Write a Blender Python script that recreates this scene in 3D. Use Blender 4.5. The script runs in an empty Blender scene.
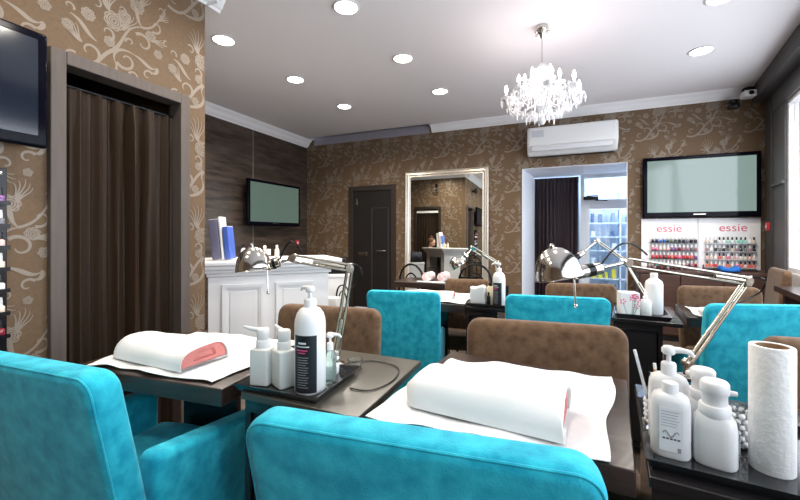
import bpy, bmesh, math, random
from mathutils import Vector, Matrix
random.seed(7)
PI = math.pi
C = bpy.context.scene.collection
EYE, FPX, YAW = 1.22, 377.0, math.radians(23.25)
SY, CY = math.sin(YAW), math.cos(YAW)

# ------------------------------------------------------------------ surveying
def ray(px, py):
    u = (px - 400) / FPX
    return Vector((-SY + CY * u, CY + SY * u, -(py - 234) / FPX))
def at_d(px, py, d):
    return Vector((0, 0, EYE)) + ray(px, py) * d
def at_z(px, py, z):
    r = ray(px, py)
    return Vector((0, 0, EYE)) + r * ((z - EYE) / r.z)
def at_y(px, py, y):
    r = ray(px, py)
    return Vector((0, 0, EYE)) + r * (y / r.y)

# ------------------------------------------------------------------ materials
MATS = {}
def mat(name, col, rough=.5, metal=0., spec=.5, noise=None, bump=0., bscale=40., trans=0., emit=None, estr=0., sheen=0., coat=0., ior=1.45, alpha=1.):
    if name in MATS: return MATS[name]
    m = bpy.data.materials.new(name); m.use_nodes = True
    nt = m.node_tree; b = nt.nodes['Principled BSDF']
    b.inputs['Base Color'].default_value = (*col, 1)
    b.inputs['Roughness'].default_value = rough
    b.inputs['Metallic'].default_value = metal
    b.inputs['Specular IOR Level'].default_value = spec
    b.inputs['Transmission Weight'].default_value = trans
    b.inputs['IOR'].default_value = ior
    b.inputs['Sheen Weight'].default_value = sheen
    b.inputs['Coat Weight'].default_value = coat
    b.inputs['Coat Roughness'].default_value = .08
    b.inputs['Alpha'].default_value = alpha
    if emit:
        b.inputs['Emission Color'].default_value = (*emit, 1); b.inputs['Emission Strength'].default_value = estr
    tc = nt.nodes.new('ShaderNodeTexCoord')
    if noise:
        col2, sc, lo, hi = noise[:4]
        mp = nt.nodes.new('ShaderNodeMapping'); mp.inputs['Scale'].default_value = noise[4] if len(noise) > 4 else (1, 1, 1)
        n = nt.nodes.new('ShaderNodeTexNoise'); n.inputs['Scale'].default_value = sc; n.inputs['Detail'].default_value = 6
        cr = nt.nodes.new('ShaderNodeValToRGB')
        cr.color_ramp.elements[0].position = lo; cr.color_ramp.elements[0].color = (*col, 1)
        cr.color_ramp.elements[1].position = hi; cr.color_ramp.elements[1].color = (*col2, 1)
        nt.links.new(tc.outputs['Object'], mp.inputs[0]); nt.links.new(mp.outputs[0], n.inputs['Vector'])
        nt.links.new(n.outputs['Fac'], cr.inputs[0]); nt.links.new(cr.outputs[0], b.inputs['Base Color'])
    if bump:
        n2 = nt.nodes.new('ShaderNodeTexNoise'); n2.inputs['Scale'].default_value = bscale; n2.inputs['Detail'].default_value = 4
        bp = nt.nodes.new('ShaderNodeBump'); bp.inputs['Strength'].default_value = bump; bp.inputs['Distance'].default_value = .01
        nt.links.new(tc.outputs['Object'], n2.inputs['Vector']); nt.links.new(n2.outputs['Fac'], bp.inputs['Height'])
        nt.links.new(bp.outputs[0], b.inputs['Normal'])
    MATS[name] = m
    return m

TEAL = mat('teal_velvet', (.004, .29, .42), .8, spec=.2, noise=((.028, .48, .60), 24, .32, .70), sheen=.12, bump=.15, bscale=250)
BROWN = mat('brown_velvet', (.082, .045, .024), .85, spec=.2, noise=((.165, .098, .054), 30, .3, .75), sheen=.15, bump=.15, bscale=250)
WENGE = mat('wenge_wood', (.022, .013, .011), .3, noise=((.045, .028, .024), 6, .35, .7, (1, 9, 9)), coat=.3)
BLACKW = mat('black_laminate', (.012, .011, .012), .22, coat=.3)
GLOSSTOP = mat('glossy_dark_top', (.06, .054, .043), .3, spec=.8)
TRAYM = mat('black_glossy_tray', (.01, .011, .013), .12, coat=.5)
DARKWOOD = mat('dark_brown_wood', (.05, .024, .017), .4, noise=((.085, .042, .03), 5, .3, .7, (1, 1, 12)))
CASING = mat('taupe_door_casing', (.075, .058, .050), .5, noise=((.095, .074, .063), 5, .3, .7, (9, 9, 1)))
DARKCASE = mat('black_brown_casing', (.03, .022, .018), .4)
CURT = mat('brown_satin_curtain', (.022, .0115, .0055), .6, spec=.25)
CURT2 = mat('plum_brown_curtain', (.03, .018, .022), .6)
PAPER = mat('wallpaper_tan', (.120, .074, .041), .6, spec=.3, noise=((.142, .090, .051), 60, .3, .7))
PRINT = mat('wallpaper_silver_print', (.225, .182, .143), .45, metal=.1)
CEIL = mat('ceiling_paint', (.84, .805, .82), .7)
WHITE = mat('white_plaster', (.80, .79, .80), .5)
DESKW = mat('white_lacquer', (.74, .74, .75), .35)
FLOORM = mat('dark_floor', (.07, .05, .04), .35, noise=((.11, .08, .06), 3, .3, .7, (1, 8, 1)))
GREYM = mat('grey_metal_frame', (.10, .10, .105), .5)
DGREY = mat('dark_grey_stucco', (.045, .043, .042), .7, noise=((.075, .07, .068), 50, .3, .7), bump=.4, bscale=60)
CHROME = mat('chrome', (.66, .63, .58), .13, metal=1)
NICKEL = mat('satin_nickel', (.45, .41, .35), .25, metal=1)
SILVER = mat('silver_frame', (.62, .55, .47), .32, metal=.7, noise=((.8, .72, .62), 40, .3, .7))
MIRR = mat('mirror_glass', (.80, .81, .76), .0, metal=1)
BLACKP = mat('black_plastic', (.008, .008, .010), .22, spec=.3)
ROD = mat('aged_chrome', (.40, .37, .31), .18, metal=1)
RUBBER = mat('black_rubber', (.015, .015, .015), .5)
WPL = mat('white_plastic', (.72, .72, .72), .35)
WPLG = mat('white_plastic_grey', (.62, .63, .65), .35)
MILKY = mat('milky_plastic', (.78, .79, .76), .35, trans=.15)
CREAMP = mat('cream_plastic', (.75, .66, .48), .4)
TOWEL = mat('white_towel', (.72, .71, .70), .95, bump=.15, bscale=500)
CLOTHM = mat('white_disposable_cloth', (.70, .70, .695), .9, bump=.25, bscale=40)
PINK = mat('pink_terry', (.62, .22, .20), .95, bump=.6, bscale=200)
PAPERR = mat('paper_towel', (.76, .76, .75), .9, bump=.22, bscale=90)
CARD = mat('brown_cardboard', (.30, .19, .11), .8)
CRYSTAL = mat('crystal', (.98, .98, 1.0), .06, trans=.18, ior=1.5)
GLASS = mat('clear_glass', (.95, .97, .97), .02, trans=1., ior=1.4)
GREENG = mat('green_glass', (.66, .85, .80), .05, trans=.8)
BULB = mat('candle_bulb_glow', (1, 1, 1), .4, emit=(1, .90, .86), estr=22)
DLIGHT = mat('downlight_glow', (1, 1, 1), .4, emit=(1, .98, .90), estr=9)
RED = mat('red_plastic', (.55, .03, .04), .4)
LOGO = mat('coral_pink_print', (.62, .07, .13), .5)
LABELB = mat('black_label', (.012, .012, .016), .4)
GREYT = mat('grey_print', (.28, .28, .30), .5)
PINKT = mat('magenta_print', (.65, .08, .22), .5)
BLUEC = mat('blue_cloth', (.02, .16, .55), .8, bump=.4, bscale=50)
SKIN = mat('skin', (.66, .40, .29), .5)
HAIR = mat('auburn_hair', (.09, .038, .02), .5, bump=.4, bscale=90)
SHIRT = mat('black_shirt', (.02, .02, .022), .8)
TROUS = mat('dark_trousers', (.03, .03, .04), .8)
SCREENG = mat('pale_screen_reflection', (.03, .04, .038), .08, emit=(.36, .49, .45), estr=.36, coat=.2)  # emission stands in for a bright window reflected in the switched-off screen
SCREEND = mat('green_screen_reflection', (.02, .03, .025), .08, emit=(.135, .20, .165), estr=.38, coat=.2)  # dimmer glow, likewise put in for a reflection on the glass
SCREENB = mat('dark_blue_screen', (.008, .012, .022), .12, coat=.3)

def glass_pane():
    m = bpy.data.materials.new('window_glass'); m.use_nodes = True; nt = m.node_tree
    nt.nodes.remove(nt.nodes['Principled BSDF'])
    out = nt.nodes['Material Output']
    t = nt.nodes.new('ShaderNodeBsdfTransparent'); g = nt.nodes.new('ShaderNodeBsdfGlossy'); g.inputs['Roughness'].default_value = .02
    mx = nt.nodes.new('ShaderNodeMixShader'); mx.inputs[0].default_value = .06
    nt.links.new(t.outputs[0], mx.inputs[1]); nt.links.new(g.outputs[0], mx.inputs[2]); nt.links.new(mx.outputs[0], out.inputs[0])
    return m
PANE = glass_pane()

def tile_mat():
    m = mat('dark_wall_tile', (.055, .042, .036), .3)
    nt = m.node_tree; b = nt.nodes['Principled BSDF']
    tc = nt.nodes.new('ShaderNodeTexCoord'); mp = nt.nodes.new('ShaderNodeMapping')
    sep = nt.nodes.new('ShaderNodeSeparateXYZ'); cmb = nt.nodes.new('ShaderNodeCombineXYZ')
    nt.links.new(tc.outputs['Object'], sep.inputs[0]); nt.links.new(sep.outputs['Y'], cmb.inputs['X']); nt.links.new(sep.outputs['Z'], cmb.inputs['Y'])
    mp.inputs['Location'].default_value = (-3.48 + 3.25 + .10, -.39, 0)
    nt.links.new(cmb.outputs[0], mp.inputs[0])
    br = nt.nodes.new('ShaderNodeTexBrick'); br.offset = 0; br.inputs['Scale'].default_value = 1
    br.inputs['Brick Width'].default_value = .65; br.inputs['Row Height'].default_value = .65; br.inputs['Mortar Size'].default_value = .0028
    br.inputs['Mortar'].default_value = (.17, .15, .13, 1)
    n = nt.nodes.new('ShaderNodeTexNoise'); n.inputs['Scale'].default_value = 3; n.inputs['Detail'].default_value = 8
    mp2 = nt.nodes.new('ShaderNodeMapping'); mp2.inputs['Scale'].default_value = (1, 1, 7)
    nt.links.new(tc.outputs['Object'], mp2.inputs[0]); nt.links.new(mp2.outputs[0], n.inputs['Vector'])
    cr = nt.nodes.new('ShaderNodeValToRGB'); cr.color_ramp.elements[0].position = .35; cr.color_ramp.elements[0].color = (.028, .020, .016, 1)
    cr.color_ramp.elements[1].position = .7; cr.color_ramp.elements[1].color = (.09, .066, .052, 1)
    nt.links.new(n.outputs['Fac'], cr.inputs[0])
    nt.links.new(cr.outputs[0], br.inputs['Color1']); nt.links.new(cr.outputs[0], br.inputs['Color2'])
    nt.links.new(br.outputs['Color'], b.inputs['Base Color'])
    return m
TILE = tile_mat()

# ------------------------------------------------------------------ mesh building
class MB:
    def __init__(s): s.v = []; s.f = []; s.m = []; s.cur = 0
    def add(s, vs, fs, M=None):
        o = len(s.v)
        s.v += [tuple(M @ Vector(p)) if M else tuple(p) for p in vs]
        s.f += [tuple(i + o for i in f) for f in fs]; s.m += [s.cur] * len(fs)
        return s
    def mi(s, i): s.cur = i; return s
    def box(s, x0, x1, y0, y1, z0, z1, M=None):
        vs = [(x, y, z) for x in (x0, x1) for y in (y0, y1) for z in (z0, z1)]
        return s.add(vs, [(0, 1, 3, 2), (4, 6, 7, 5), (0, 4, 5, 1), (2, 3, 7, 6), (0, 2, 6, 4), (1, 5, 7, 3)], M)
    def rbox(s, x0, x1, y0, y1, z0, z1, r=.01, n=3, fn=None, M=None, k=0):
        """box with rounded edges; k extra cuts on the flats; fn deforms each point"""
        c = Vector(((x0 + x1) / 2, (y0 + y1) / 2, (z0 + z1) / 2)); h = Vector((x1 - x0, y1 - y0, z1 - z0)) / 2
        r = min(r, h.x * .999, h.y * .999, h.z * .999)
        def ticks(H):
            a = [-H + r * (1 - math.cos(PI / 2 * i / n)) if 0 else -H + r * i / n for i in range(n)]
            mid = [(-H + r) + (2 * H - 2 * r) * j / (k + 1) for j in range(k + 2)]
            return a + mid + [-t for t in reversed(a)]
        T = [ticks(h.x), ticks(h.y), ticks(h.z)]
        vid = {}; vs = []; fs = []
        def vert(p):
            key = tuple(round(q, 6) for q in p)
            if key not in vid:
                inn = Vector([max(-(h[i] - r), min(h[i] - r, p[i])) for i in range(3)])
                d = Vector(p) - inn
                q = []
                for i in range(3):   # even spacing round the corner
                    q.append(math.tan(d[i] / r * PI / 4) if r > 0 else 0)
                dd = Vector(q)
                P = inn + (dd.normalized() * r if dd.length > 1e-9 else Vector((0, 0, 0))) + c
                if fn: P = Vector(fn(P))
                vid[key] = len(vs); vs.append(tuple(P))
            return vid[key]
        for ax in range(3):
            a, b = [(1, 2), (2, 0), (0, 1)][ax]
            for sg in (-1, 1):
                A, B = T[a], T[b]
                for i in range(len(A) - 1):
                    for j in range(len(B) - 1):
                        q = []
                        for ii, jj in ((i, j), (i + 1, j), (i + 1, j + 1), (i, j + 1)):
                            p = [0, 0, 0]; p[ax] = sg * h[ax]; p[a] = A[ii]; p[b] = B[jj]; q.append(vert(p))
                        fs.append(tuple(q) if sg > 0 else tuple(reversed(q)))
        return s.add(vs, fs, M)
    def panel(s, hx, z0, z1, y0, y1, R, r, fn=None, nc=8, ne=14):
        """upholstered upright panel: rounded top corners of radius R, edges padded with radius r"""
        zc = z0 + (z1 - z0) * .55; out = []
        def arc(cx, cz, rad, a0, a1): return [((cx, cz), rad, a0 + (a1 - a0) * i / nc) for i in range(nc + 1)]
        rb = r * 1.2
        cs = [arc(hx - R, z1 - R, R, 0, PI / 2), arc(-hx + R, z1 - R, R, PI / 2, PI), arc(-hx + rb, z0 + rb, rb, PI, 1.5 * PI), arc(hx - rb, z0 + rb, rb, 1.5 * PI, 2 * PI)]
        def pt(q, t): (cx, cz), rad, a = q; return (cx + (rad - t) * math.cos(a), cz + (rad - t) * math.sin(a))
        def ring(t):
            P = []
            for i in range(4):
                P += [pt(q, t) for q in cs[i]]
                a_, b_ = pt(cs[i][-1], t), pt(cs[(i + 1) % 4][0], t)
                P += [(a_[0] + (b_[0] - a_[0]) * j / ne, a_[1] + (b_[1] - a_[1]) * j / ne) for j in range(1, ne)]
            return P
        rings = []
        def inner(y, f):
            P = ring(r); rings.append([(x + (x * .55 - x) * f, y, z + (zc - z) * f) for x, z in P])
        for f in (1, .85, .7, .55, .4, .25, .12): inner(y0, f)
        for k in range(6):
            a = PI / 2 * k / 5; rings.append([(x, y0 + r - r * math.cos(a), z) for x, z in ring(r - r * math.sin(a))])
        for k in range(6):
            a = PI / 2 * k / 5; rings.append([(x, y1 - r + r * math.sin(a), z) for x, z in ring(r - r * math.cos(a))])
        for f in (.12, .25, .4, .55, .7, .85, 1): inner(y1, f)
        n = len(rings[0]); vs = [tuple(fn(Vector(p))) if fn else p for g in rings for p in g]
        fs = [(j * n + i, j * n + (i + 1) % n, (j + 1) * n + (i + 1) % n, (j + 1) * n + i) for j in range(len(rings) - 1) for i in range(n)]
        return s.add(vs, fs)
    def lathe(s, prof, c=(0, 0, 0), n=24, M=None, sx=1, sy=1):
        vs = []; fs = []
        for r, z in prof:
            for i in range(n):
                a = 2 * PI * i / n
                vs.append((c[0] + r * math.cos(a) * sx, c[1] + r * math.sin(a) * sy, c[2] + z))
        L = len(prof)
        for j in range(L - 1):
            for i in range(n):
                fs.append((j * n + i, j * n + (i + 1) % n, (j + 1) * n + (i + 1) % n, (j + 1) * n + i))
        fs.append(tuple(reversed(range(n)))); fs.append(tuple(range((L - 1) * n, L * n)))
        return s.add(vs, fs, M)
    def sqlathe(s, prof, c=(0, 0, 0), n=24, e=4., sx=1, sy=1, M=None):
        vs = []; fs = []
        for r, z in prof:
            for i in range(n):
                a = 2 * PI * i / n; ca, sa = math.cos(a), math.sin(a)
                k = (abs(ca) ** e + abs(sa) ** e) ** (-1 / e)
                vs.append((c[0] + r * ca * k * sx, c[1] + r * sa * k * sy, c[2] + z))
        for j in range(len(prof) - 1):
            for i in range(n):
                fs.append((j * n + i, j * n + (i + 1) % n, (j + 1) * n + (i + 1) % n, (j + 1) * n + i))
        fs.append(tuple(reversed(range(n)))); fs.append(tuple(range((len(prof) - 1) * n, len(prof) * n)))
        return s.add(vs, fs, M)
    def tube(s, pts, r, n=8, closed=False):
        pts = [Vector(p) for p in pts]; N = len(pts); vs = []; fs = []
        up = Vector((0, 0, 1)); prev = None
        for i, p in enumerate(pts):
            if closed: t = pts[(i + 1) % N] - pts[i - 1]
            else: t = pts[min(i + 1, N - 1)] - pts[max(i - 1, 0)]
            t = t.normalized() if t.length > 1e-9 else Vector((0, 0, 1))
            a = prev if prev is not None else (up if abs(t.dot(up)) < .95 else Vector((1, 0, 0)))
            a = (a - t * a.dot(t)).normalized(); prev = a
            b = t.cross(a); rr = r[i] if isinstance(r, (list, tuple)) else r
            for k in range(n):
                q = 2 * PI * k / n
                vs.append(tuple(p + a * rr * math.cos(q) + b * rr * math.sin(q)))
        for i in range(N if closed else N - 1):
            i2 = (i + 1) % N
            for k in range(n):
                fs.append((i * n + k, i * n + (k + 1) % n, i2 * n + (k + 1) % n, i2 * n + k))
        if not closed:
            fs.append(tuple(reversed(range(n)))); fs.append(tuple(range((N - 1) * n, N * n)))
        return s.add(vs, fs)
    def ball(s, c, r, n=10, sx=1, sy=1, sz=1, M=None):
        prof = [(max(1e-4, r * math.sin(PI * i / n)), -r * sz * math.cos(PI * i / n)) for i in range(n + 1)]
        return s.lathe(prof, c, n * 2, M, sx, sy)
    def prism(s, poly, z0, z1, M=None):
        n = len(poly)
        vs = [(x, y, z0) for x, y in poly] + [(x, y, z1) for x, y in poly]
        fs = [tuple(reversed(range(n))), tuple(range(n, 2 * n))] + [(i, (i + 1) % n, n + (i + 1) % n, n + i) for i in range(n)]
        return s.add(vs, fs, M)
    def sweep(s, prof, a, b, nrm):
        """closed 2-D profile (out, up) extruded from a to b; nrm is the horizontal 'out' direction"""
        a, b, nrm = Vector(a), Vector(b), Vector(nrm); n = len(prof)
        vs = [tuple(p + nrm * o + Vector((0, 0, u))) for p in (a, b) for o, u in prof]
        fs = [(i, (i + 1) % n, n + (i + 1) % n, n + i) for i in range(n)] + [tuple(range(n)), tuple(reversed(range(n, 2 * n)))]
        return s.add(vs, fs)
    def build(s, name, mats, parent=None, smooth=False, loc=None, rot=None):
        me = bpy.data.meshes.new(name); me.from_pydata(s.v, [], s.f)
        for m in (mats if isinstance(mats, (list, tuple)) else [mats]): me.materials.append(m)
        for p, k in zip(me.polygons, s.m): p.material_index = k
        bm = bmesh.new(); bm.from_mesh(me); bmesh.ops.recalc_face_normals(bm, faces=bm.faces); bm.to_mesh(me); bm.free()
        if smooth:
            for p in me.polygons: p.use_smooth = True
            try: me.set_sharp_from_angle(angle=math.radians(48))
            except Exception: pass
        o = bpy.data.objects.new(name, me); C.objects.link(o)
        if parent: o.parent = parent
        if loc is not None: o.location = loc
        if rot is not None: o.rotation_euler = rot if hasattr(rot, '__len__') else (0, 0, rot)
        return o

def tag(o, label=None, cat=None, group=None, kind=None):
    if label: o['label'] = label
    if cat: o['category'] = cat
    if group: o['group'] = group
    if kind: o['kind'] = kind
    return o
def thing(name, label, cat, loc=(0, 0, 0), rz=0, group=None):
    o = bpy.data.objects.new(name, None); C.objects.link(o); o.empty_display_size = .05
    o.location = loc; o.rotation_euler = (0, 0, rz)
    return tag(o, label, cat, group)
def struct(mb, name, mats, smooth=False, parent=None):
    o = mb.build(name, mats, parent, smooth)
    if not parent: o['kind'] = 'structure'
    return o
def dup(root, label, loc=None, rz=None, group=None, scale=None):
    def rec(o, par):
        c = o.copy(); C.objects.link(c)
        if par: c.parent = par
        for ch in [x for x in C.objects if x.parent == o]: rec(ch, c)
        return c
    r = rec(root, None)
    if loc is not None: r.location = loc
    if rz is not None: r.rotation_euler = (0, 0, rz)
    if scale: r.scale = scale
    r['label'] = label
    if group: r['group'] = group
    return r
def text(body, size, m, parent, loc, rot, ext=.001, name='lettering'):
    cu = bpy.data.curves.new(name, 'FONT'); cu.body = body; cu.size = size; cu.extrude = ext; cu.offset = -.0007 if body == 'essie' else 0
    cu.align_x = 'CENTER'; cu.align_y = 'CENTER'; cu.materials.append(m)
    tmp = bpy.data.objects.new('tmp', cu); C.objects.link(tmp); bpy.context.view_layer.update()
    me = bpy.data.meshes.new_from_object(tmp.evaluated_get(bpy.context.evaluated_depsgraph_get())); bpy.data.objects.remove(tmp); me.name = name
    o = bpy.data.objects.new(name, me); C.objects.link(o)
    if parent: o.parent = parent
    o.location = loc; o.rotation_euler = rot
    return o

# ------------------------------------------------------------------ wallpaper print
def ribbon(pts, ws):
    out = []
    L = []; R = []
    for i, p in enumerate(pts):
        a = pts[max(i - 1, 0)]; b = pts[min(i + 1, len(pts) - 1)]
        dx, dy = b[0] - a[0], b[1] - a[1]; l = math.hypot(dx, dy) or 1
        w = ws(i / (len(pts) - 1)) / 2
        L.append((p[0] - dy / l * w, p[1] + dx / l * w)); R.append((p[0] + dy / l * w, p[1] - dx / l * w))
    for i in range(len(pts) - 1): out.append([L[i], R[i], R[i + 1], L[i + 1]])
    return out
def bez(a, b, c, d, n=14):
    return [tuple((1 - t) ** 3 * a[k] + 3 * (1 - t) ** 2 * t * b[k] + 3 * (1 - t) * t * t * c[k] + t ** 3 * d[k] for k in (0, 1)) for t in [i / n for i in range(n + 1)]]
def spiral(c, r0, r1, a0, a1, n=20):
    return [(c[0] + (r0 + (r1 - r0) * i / n) * math.cos(a0 + (a1 - a0) * i / n), c[1] + (r0 + (r1 - r0) * i / n) * math.sin(a0 + (a1 - a0) * i / n)) for i in range(n + 1)]
def motif():
    P = []
    taper = lambda w: (lambda t: w * 1.2 * (1 - .7 * t))
    const = lambda w: (lambda t: w * 1.1)
    swell = lambda w: (lambda t: 1.1 * w * (.25 + .75 * math.sin(PI * min(1, t * 1.02))))
    def el(q): P.append([[(x * 1.08 - .02, y * 1.08 - .02) for x, y in f] for f in q])
    def blossom(cx, cy, r, a0=0, n=7):      # round stippled head with a ruffled rim
        for k in range(n):
            a = a0 + 2 * PI * k / n
            el(ribbon(spiral((cx + .62 * r * math.cos(a), cy + .62 * r * math.sin(a)), r * .36, r * .30, a - 1.9, a + 1.9, 8), const(r * .13)))
        for k in range(3):
            el(ribbon(spiral((cx, cy), r * (.22 + .24 * k), r * (.22 + .24 * k), a0 + k, a0 + k + 2 * PI, 16), const(r * .15)))
    def fan(x, y, a, n, L, w=.007, spread=.2):
        for k in range(n):
            b = a + (k - (n - 1) / 2) * spread; l = L * (1 - .10 * abs(k - (n - 1) / 2))
            el(ribbon(bez((x, y), (x + .35 * l * math.cos(b + .6), y + .35 * l * math.sin(b + .6)), (x + .7 * l * math.cos(b - .25), y + .7 * l * math.sin(b - .25)), (x + l * math.cos(b), y + l * math.sin(b)), 8), taper(w)))
    # trunk, lower left to upper right
    el(ribbon(bez((.02, .03), (.13, -.02), (.16, .12), (.22, .17), 18), const(.015)))
    el(ribbon(bez((.22, .17), (.29, .23), (.27, .33), (.37, .36), 16), taper(.015)))
    el(ribbon(bez((.37, .36), (.45, .38), (.46, .46), (.50, .53), 14), taper(.010)))
    el(ribbon(bez((.10, .035), (.20, .02), (.27, .07), (.24, .13), 14), swell(.018)))
    el(ribbon(bez((.24, .13), (.22, .17), (.26, .22), (.33, .20), 12), swell(.013)))
    # curls
    for c, r0, r1, a0, a1, w in (((.29, .155), .050, .014, -2.6, 2.6, .014), ((.375, .28), .048, .014, 2.4, -2.8, .013), ((.13, .13), .050, .014, -1.2, 3.8, .014), ((.44, .40), .038, .010, -2.0, 2.7, .010),
                                 ((.205, .255), .036, .010, -1.3, 3.3, .012), ((.06, .075), .030, .010, 1.0, 5.6, .010), ((.33, .085), .028, .008, 2.8, -1.6, .010), ((.27, .40), .026, .008, -1.4, 3.0, .009)):
        el(ribbon(spiral(c, r0, r1, a0, a1), taper(w)))
    for q in (bez((.33, .20), (.39, .19), (.40, .15), (.44, .17)), bez((.44, .17), (.46, .19), (.45, .13), (.42, .145)), bez((.16, .19), (.11, .21), (.11, .26), (.055, .27)), bez((.37, .36), (.33, .40), (.36, .44), (.32, .47))):
        el(ribbon(q, swell(.017)))
    for c, r0, r1, a0, a1, w in (((.47, .50), .030, .008, -1.8, 3.0, .010), ((.40, .12), .030, .008, .6, 5.2, .010), ((.16, .37), .028, .008, 2.2, -2.2, .009), ((.05, .30), .022, .006, -.5, 4.0, .008), ((.31, .255), .022, .006, 3.4, -1.4, .009), ((.50, .33), .020, .006, 1.5, 6.0, .008)):
        el(ribbon(spiral(c, r0, r1, a0, a1), taper(w)))
    blossom(.285, .37, .034, .7, 7); blossom(.215, .215, .026, .4, 6); blossom(.415, .335, .028, .4, 7)
    blossom(.235, .325, .046, .3, 8); blossom(.125, .300, .030, .9); blossom(.345, .455, .036, .1); blossom(.045, .215, .024, .5, 6); blossom(.455, .255, .024, 1.2, 6); blossom(.19, .075, .024, .2, 6); blossom(.40, .06, .018, .2, 5)
    fan(.215, .365, 1.75, 6, .15); fan(.37, .46, 1.35, 5, .10); fan(.28, .30, 1.0, 4, .11); fan(.10, .16, 2.3, 5, .10); fan(.46, .44, .7, 4, .07); fan(.30, .05, -.5, 4, .07, .006, .3); fan(.42, .31, .25, 4, .08)
    return P
MOT = motif()
TW, TH = .53, .57
def papered(name, origin, udir, length, z1, holes=(), off=(0, 0), zmin=0, thick=.08, extra=None):
    """a wall slab with printed pattern; holes are (u0,u1,z0,z1); the room is on the side of n = udir rotated +90"""
    u = Vector((*udir, 0)).normalized(); n = Vector((-u.y, u.x, 0)); o = Vector((*origin, 0))
    mb = MB()
    us = sorted({0, length} | {h[0] for h in holes} | {h[1] for h in holes}); zs = sorted({0, z1} | {h[2] for h in holes} | {h[3] for h in holes})
    us = [q for q in us if 0 <= q <= length]; zs = [q for q in zs if 0 <= q <= z1]
    for i in range(len(us) - 1):
        for j in range(len(zs) - 1):
            mu, mz = (us[i] + us[i + 1]) / 2, (zs[j] + zs[j + 1]) / 2
            if any(h[0] < mu < h[1] and h[2] < mz < h[3] for h in holes): continue
            vs = []
            for a in (us[i], us[i + 1]):
                for d in (-thick, 0):
                    for z in (zs[j], zs[j + 1]):
                        p = o + u * a + n * d; vs.append((p.x, p.y, z))
            mb.add(vs, [(0, 1, 3, 2), (4, 6, 7, 5), (0, 4, 5, 1), (2, 3, 7, 6), (0, 2, 6, 4), (1, 5, 7, 3)])
    mb.mi(1)
    for a in range(-1, int(length / TW) + 2):
        for b in range(-2, int(z1 / TH) + 2):
            ou, oz = a * TW + off[0], b * TH + off[1]
            if ou > length or ou + TW < 0 or oz > z1 or oz + TH < zmin: continue
            for ei, q in [(ei, q) for ei, el in enumerate(MOT) for q in el]:
                pts = [(TW - x + ou, y + oz) for x, y in q]
                if any(p[0] < .002 or p[0] > length - .002 or p[1] < zmin or p[1] > z1 - .002 for p in pts): continue
                if any(h[0] - .01 < p[0] < h[1] + .01 and h[2] < p[1] < h[3] for p in pts for h in holes): continue
                mb.add([tuple(o + u * x + n * (.0012 + ei * .00001) + Vector((0, 0, z))) for x, z in pts], [(0, 1, 2, 3)])
    return struct(mb, name, [PAPER, PRINT])

# ------------------------------------------------------------------ room shell
CZ = 2.87
WX = -2.187; TX = -4.16; BY = 5.5; KY = 1.796; RY = -1.9
W0 = Vector((2.12, 5.5)); WD = Vector((-.17, -.985)).normalized(); WN = Vector((-WD.y, WD.x)) * -1   # storefront line runs to the camera; WN points into the room
WN = Vector((WD.y, -WD.x)) if Vector((WD.y, -WD.x)).x < 0 else Vector((-WD.y, WD.x))
def wpt(t, n=0): p = W0 + WD * t + WN * n; return (p.x, p.y)

struct(MB().box(TX - .2, 3.2, RY - .2, 8.6, -.06, 0), 'floor', FLOORM)
cb = MB()
SX0, SX1, SYY = -4.0, -1.86, 5.38
cb.box(TX - .1, SX1 - 0, RY, SYY, CZ, CZ + .06); cb.box(SX1, 2.4, RY, BY + .05, CZ, CZ + .06); cb.box(TX - .1, SX0, SYY, BY + .05, CZ, CZ + .06)
cb.box(SX0, SX1, SYY - .03, SYY, CZ + .0, CZ + .20); cb.box(SX1, SX1 + .03, SYY, BY + .05, CZ, CZ + .20); cb.box(SX0, SX1, SYY, BY + .05, CZ + .14, CZ + .20)
struct(cb, 'ceiling', CEIL)

# back wall: door at x -3.28..-2.45, opening x -.512...759
papered('wall_back', (2.2, BY), (-1, 0), 6.5, CZ + .14, holes=[(2.2 - .759, 2.2 + .512, 0, 2.127), (2.2 + 2.45, 2.2 + 3.28, 0, 2.0)], off=(.30, .10), zmin=.5)
# near left wall (room on +x): runs -y -> u = (0,-1)... n = (1,0)
papered('wall_left', (WX, KY), (0, -1), KY - RY, CZ, holes=[(KY - 1.61, KY - 1.01, 0, 2.03)], off=(.26, .31), zmin=.4)
papered('wall_partition', (TX, KY), (1, 0), WX - TX - .081, CZ, holes=[(.69, 1.31, 0, 1.98)], off=(.2, .0), zmin=.5)
struct(MB().box(TX - .1, TX, KY - .08, BY + .08, 0, CZ), 'wall_tiled', TILE)
papered('wall_behind', (TX, RY), (1, 0), 6.6, CZ, off=(.1, 0), zmin=.5)
struct(MB().box(SX0, SX1, BY - .012, BY, 2.77, CZ + .14), 'trim_8', mat('recess_shade_grey', (.27, .25, .29), .7))  # shade of the ceiling recess is put into this board's colour
# little room behind the curtains
struct(MB().box(TX, WX - .08, .2, .26, 0, CZ), 'wall_store', WHITE)
struct(MB().box(TX, TX + .06, .26, KY - .08, 0, CZ), 'wall_store_side', WHITE)

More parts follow.
